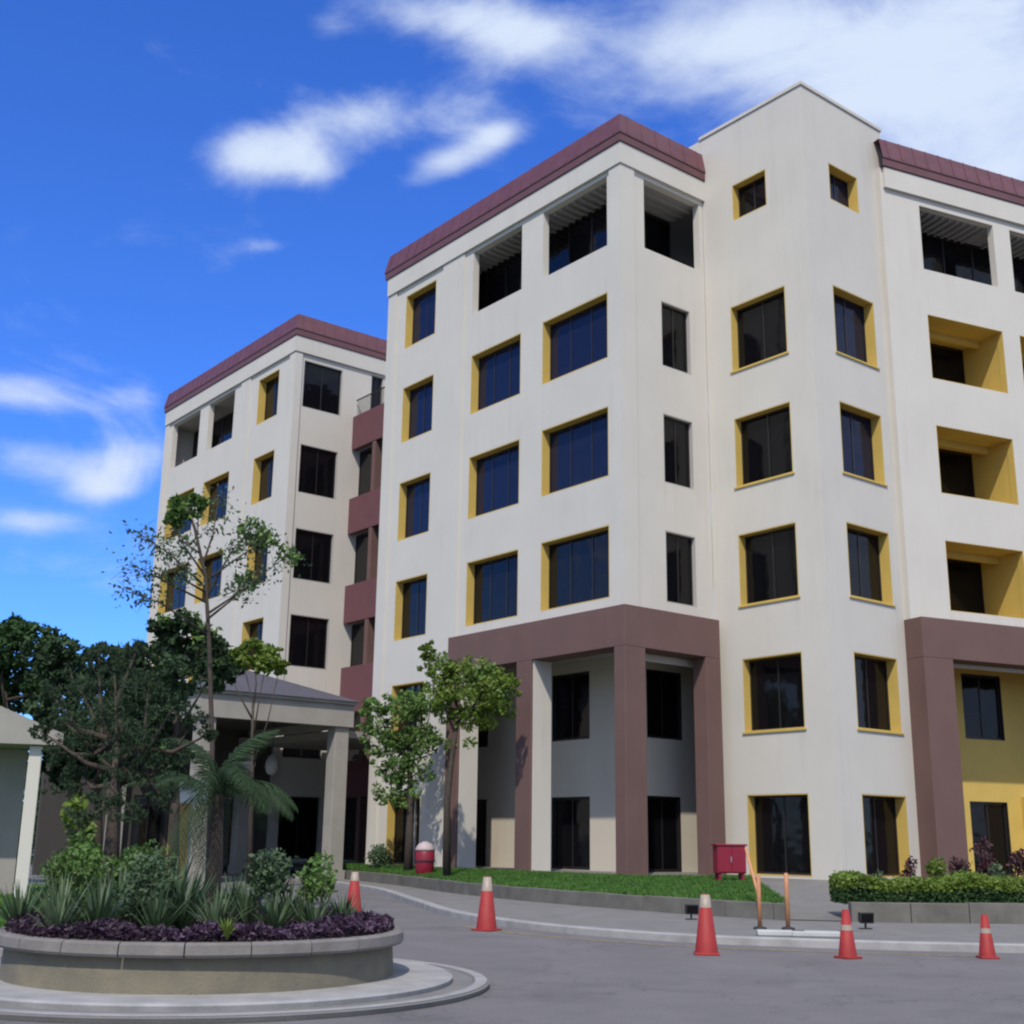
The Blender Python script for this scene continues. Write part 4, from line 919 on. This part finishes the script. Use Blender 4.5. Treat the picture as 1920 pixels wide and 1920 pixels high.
auto_tree('weeping_tree', (212, 1600), 15.7, [(215, 1262, 50, 0), (150, 1295, 46, .3), (278, 1290, 46, -.3), (215, 1335, 52, -.4), (115, 1350, 34, .2), (325, 1325, 34, -.2), (160, 1390, 36, 0), (262, 1385, 40, -.3), (95, 1300, 22, .4), (365, 1350, 22, 0), (395, 1375, 16, 0), (185, 1228, 26, 0), (255, 1222, 20, 0), (75, 1370, 18, 0), (150, 1440, 34, .2), (280, 1440, 34, 0), (215, 1430, 36, -.5), (125, 1480, 30, 0), (300, 1490, 26, -.2), (190, 1500, 34, -.6), (245, 1520, 30, -.6), (105, 1410, 26, 0), (320, 1420, 26, 0), (150, 1540, 24, -.3)], M['leafsoft'], 'broad bushy tree with drooping dark feathery foliage in the round planter', size=.036, per=4200, rt=.13, z0=.5, loose=1.45, aspect=.22)
p0 = px(405, 1500, 19)
palm((p0[0], 19, 0.1), 2.1, 22, .72, 'dark palm with arching fronds between the round planter and the entrance canopy')

# right-hand shrubs behind the hedge
for i, (x, y, Y, r, m, lab) in enumerate([(1705, 1615, 30, 16, 'redleaf', 'red brown shrub between the tower and the hedge'), (1752, 1615, 29, 19, 'leafbright', 'yellow green shrub at the foot of the brown column on the right'),
        (1800, 1600, 30, 22, 'redleaf', 'tall dark red shrub before the doorway in the yellow wall'), (1845, 1590, 31, 20, 'redleaf', 'dark red shrub right of the tall one by the yellow wall'), (1868, 1632, 28.4, 20, 'leafpale', 'pale green shrub with light leaves behind the hedge on the right'),
        (1908, 1600, 30, 18, 'redleaf', 'dark red shrub at the right edge of the picture'), (1810, 1640, 28.3, 13, 'leafpale', 'small pale shrub behind the middle of the hedge'), (1645, 1632, 29, 12, 'leafhaze', 'small grey green shrub by the tower door'), (1760, 1645, 28.2, 13, 'leafpale', 'low pale green shrub in front of the yellow green one')]):
    shrub(x, y, Y, r, M[m], lab, z0=.46, size=.055, n=4, per=2400, tall=1.1)

# ================================================================== SMALL THINGS
def cone(x, y, h, label, z=0.0, tilt=0, Y=None):
    fl = 2332.0; w = SURVEY @ Vector(((x - 960) / fl, -(y - 960) / fl, -1)); k = (z - 1.6) / w.z
    t = empty('traffic_cone', (w.x * k, w.y * k, z), random.uniform(0, 1.5), label=label, cat='traffic cone', group='traffic cones standing along the road edge')
    if Y: t.location = (w.x * Y / w.y, Y, z)
    s_ = h / .9
    b = MB(); q = .195 * s_
    b.add([(-q, -q, 0), (q, -q, 0), (q, q, 0), (-q, q, 0), (-q, -q, .035), (q, -q, .035), (q, q, .035), (-q, q, .035)], [(3, 2, 1, 0), (4, 5, 6, 7), (0, 1, 5, 4), (1, 2, 6, 5), (2, 3, 7, 6), (3, 0, 4, 7)])
    b.build('base', M['cone'], t, bevel=.01)
    rr = lambda z_: (.185 - .118 * z_ / .9) * s_
    def sec(z0, z1, m, nm, e=0):
        b = MB(); b.lathe([(rr(z0) + e, z0 * s_), (rr(z1) + e, z1 * s_)], 20, close=False)
        if z1 > .89: b.f.append(tuple(20 + i for i in range(20)))
        b.build(nm, m, t, True)
    sec(.035 / s_, .9, M['cone'], 'body'); sec(.30, .44, M['conewhite'], 'reflective_band', .0015) if h < .0 else None
    return t, sec
for (x, y, h, lab, top, z, Y) in [(912, 1745, .95, 'red traffic cone with faded pale top, second from the left', .66, 0, None), (1325, 1790, .86, 'brightest red cone with a white top, nearest the white kerb corner', .70, 0, None),
        (1590, 1797, .68, 'red traffic cone standing just right of the white kerb corner', 0, 0, None), (1852, 1797, .62, 'smallest red traffic cone, nearest the right edge', 0, 0, None), (662, 1720, .92, 'red cone half hidden behind the round planter', .72, 0, None)]:
    t, sec = cone(x, y, h, lab, z, Y=Y)
    if top: sec(top, .895, M['conewhite'], 'top_sleeve', .002)
    else: sec(.52, .62, M['conewhite'], 'reflective_band', .002)
# two posts with whitewashed kerb stones
for (x, y, h, lab) in [(1425, 1738, .95, 'slim faded orange post, left of the pair by the white kerb'), (1478, 1745, .98, 'slim faded orange post, right of the pair by the white kerb')]:
    w = px(x, y, 23.6); t = empty('post', (w[0], 23.6, .115), 0, label=lab, cat='post', group='orange posts on the pavement corner')
    b = MB(); b.lathe([(.04, 0.03), (.04, h - .02), (.025, h)], 12); b.build('shaft', M['post'], t, True)
    b = MB(); b.lathe([(.12, 0), (.12, .03), (.05, .05)], 14); b.build('foot', M['rubber'], t, True)
w = px(1398, 1600, 27); b = MB(); e_ = px(1425, 1660, 26.4)
# leaning stick
sk = MB(); sk.tube([(0, 0, 0), (px(1398, 1590, 27.2)[0] - e_[0], .8, px(1398, 1590, 27.2)[2] - .42)], [.028, .028], 6)
o = sk.build('stake', M['post'], None); o.location = (e_[0], 26.4, .42); tag(o, 'orange wooden stake leaning in the grass beside the red cabinet', 'stake')
for (x, s0, s1, lab) in [(1, 4.15, 5.0, 'whitewashed kerb stone at the corner between the orange posts'), (2, 5.05, 5.9, 'whitewashed kerb stone at the corner beside the right orange post')]:
    b = MB(); b.box(FP, 0, .8, 0, .28, 0, .09); o = b.build('kerb_stone', M['kerbwhite'], None, bevel=.02); o.location = (px(1400 + 62 * x, 1755, 22.0)[0] - .4, 21.95 - .1 * x, .118); o.rotation_euler = (0, 0, R(-6)); tag(o, lab, 'kerb stone', 'white kerb stones')
# red bin with pale lid
w = px(796, 1628, 42.5); t = empty('litter_bin', (w[0], 42.5, .44), 0, label='dark red round litter bin with a pale lid by the narrow tree', cat='litter bin')
b = MB(); b.lathe([(.24, 0), (.30, .1), (.33, .75), (.30, .8)], 20); b.build('body', M['red'], t, True)
b = MB(); b.lathe([(.32, .80), (.33, .86), (.22, 1.02), (.05, 1.1)], 20); b.build('lid', M['pinkish'], t, True)
b = MB(); b.lathe([(.337, .45), (.34, .5)], 20, close=False); b.build('band', M['black'], t, True)
# red cabinet on legs
w = px(1364, 1640, 36); t = empty('hose_cabinet', (w[0], 35.6, .56), R(12), label='crimson metal cabinet on short legs in front of the tower door', cat='cabinet')
b = MB(); b.box(FP, -.42, .42, -.17, .17, .25, .98); b.build('body', M['red'], t, bevel=.015)
b = MB(); b.box(FP, -.46, .46, -.21, .21, .981, 1.03); b.build('lid', M['red'], t, bevel=.01)
for a in (-.4, .01): 
    b = MB(); b.box(FP, a, a + .39, -.19, -.172, .29, .95); b.build('door', M['red'], t, bevel=.005)
for a in (-.38, .3):
    for c_ in (-.14, .08): b = MB(); b.box(FP, a, a + .07, c_, c_ + .07, 0, .25); b.build('leg', M['red'], t)
b = MB(); b.box(FP, -.04, -.015, -.215, -.19, .55, .7); b.build('handle', M['steel'], t)
# flood lights
for (x, Y, z, lab) in [(1296, 26.2, .12, 'small black floodlight on the ground behind the brightest cone'), (1622, 24.0, .12, 'small black floodlight on the ground right of the white kerb corner')]:
    w = px(x, 1720, Y); t = empty('floodlight', (w[0], Y, z), R(10), label=lab, cat='floodlight', group='floodlights at the foot of the low wall'); t.scale = (.8, .8, .8)
    b = MB(); b.box(FP, -.02, .02, -.02, .02, 0, .14); b.box(FP, -.14, .14, -.05, .05, 0, .02); b.build('stand', M['black'], t)
    b = MB(); b.add([(-.17, -.09, .12), (.17, -.09, .12), (.14, .1, .17), (-.14, .1, .17), (-.17, -.13, .36), (.17, -.13, .36), (.14, .07, .36), (-.14, .07, .36)], [(3, 2, 1, 0), (4, 5, 6, 7), (0, 1, 5, 4), (1, 2, 6, 5), (2, 3, 7, 6), (3, 0, 4, 7)]); b.build('housing', M['black'], t, bevel=.01)
    b = MB(); b.add([(-.14, -.098, .15), (.14, -.098, .15), (.14, -.130, .33), (-.14, -.130, .33)], [(0, 1, 2, 3)]); b.build('lens', M['glassdark'], t)
# tan pillar and pale panel left of the canopy
w = px(332, 1600, 33); t = empty('gate_pillar', (w[0], 33, 0), R(15), label='tan painted square pillar behind the round planter, before the canopy', cat='pillar')
b = MB(); b.box(FP, -.26, .26, -.26, .26, 0, 2.55); b.build('shaft', M['tan'], t, bevel=.015)
b = MB(); b.box(FP, -.32, .32, -.32, .32, 2.551, 2.68); b.build('cap', M['cream'], t, bevel=.015)
b = MB(); b.box(FP, -.31, .31, -.31, .31, 0, .3); b.build('plinth', M['cream'], t, bevel=.015)
w = px(362, 1475, 32); t = empty('sign_panel', (w[0], 32, 0), R(5), label='plain pale grey sign panel on a post beside the tan pillar', cat='sign')
b = MB(); b.box(FP, -.36, .36, -.02, .02, 2.4, 3.0); b.build('panel', M['greysign'], t, bevel=.01)
b = MB(); b.lathe([(.03, 0), (.03, 2.7)], 8, c=(0, .055)); b.build('post', M['steel'], t)
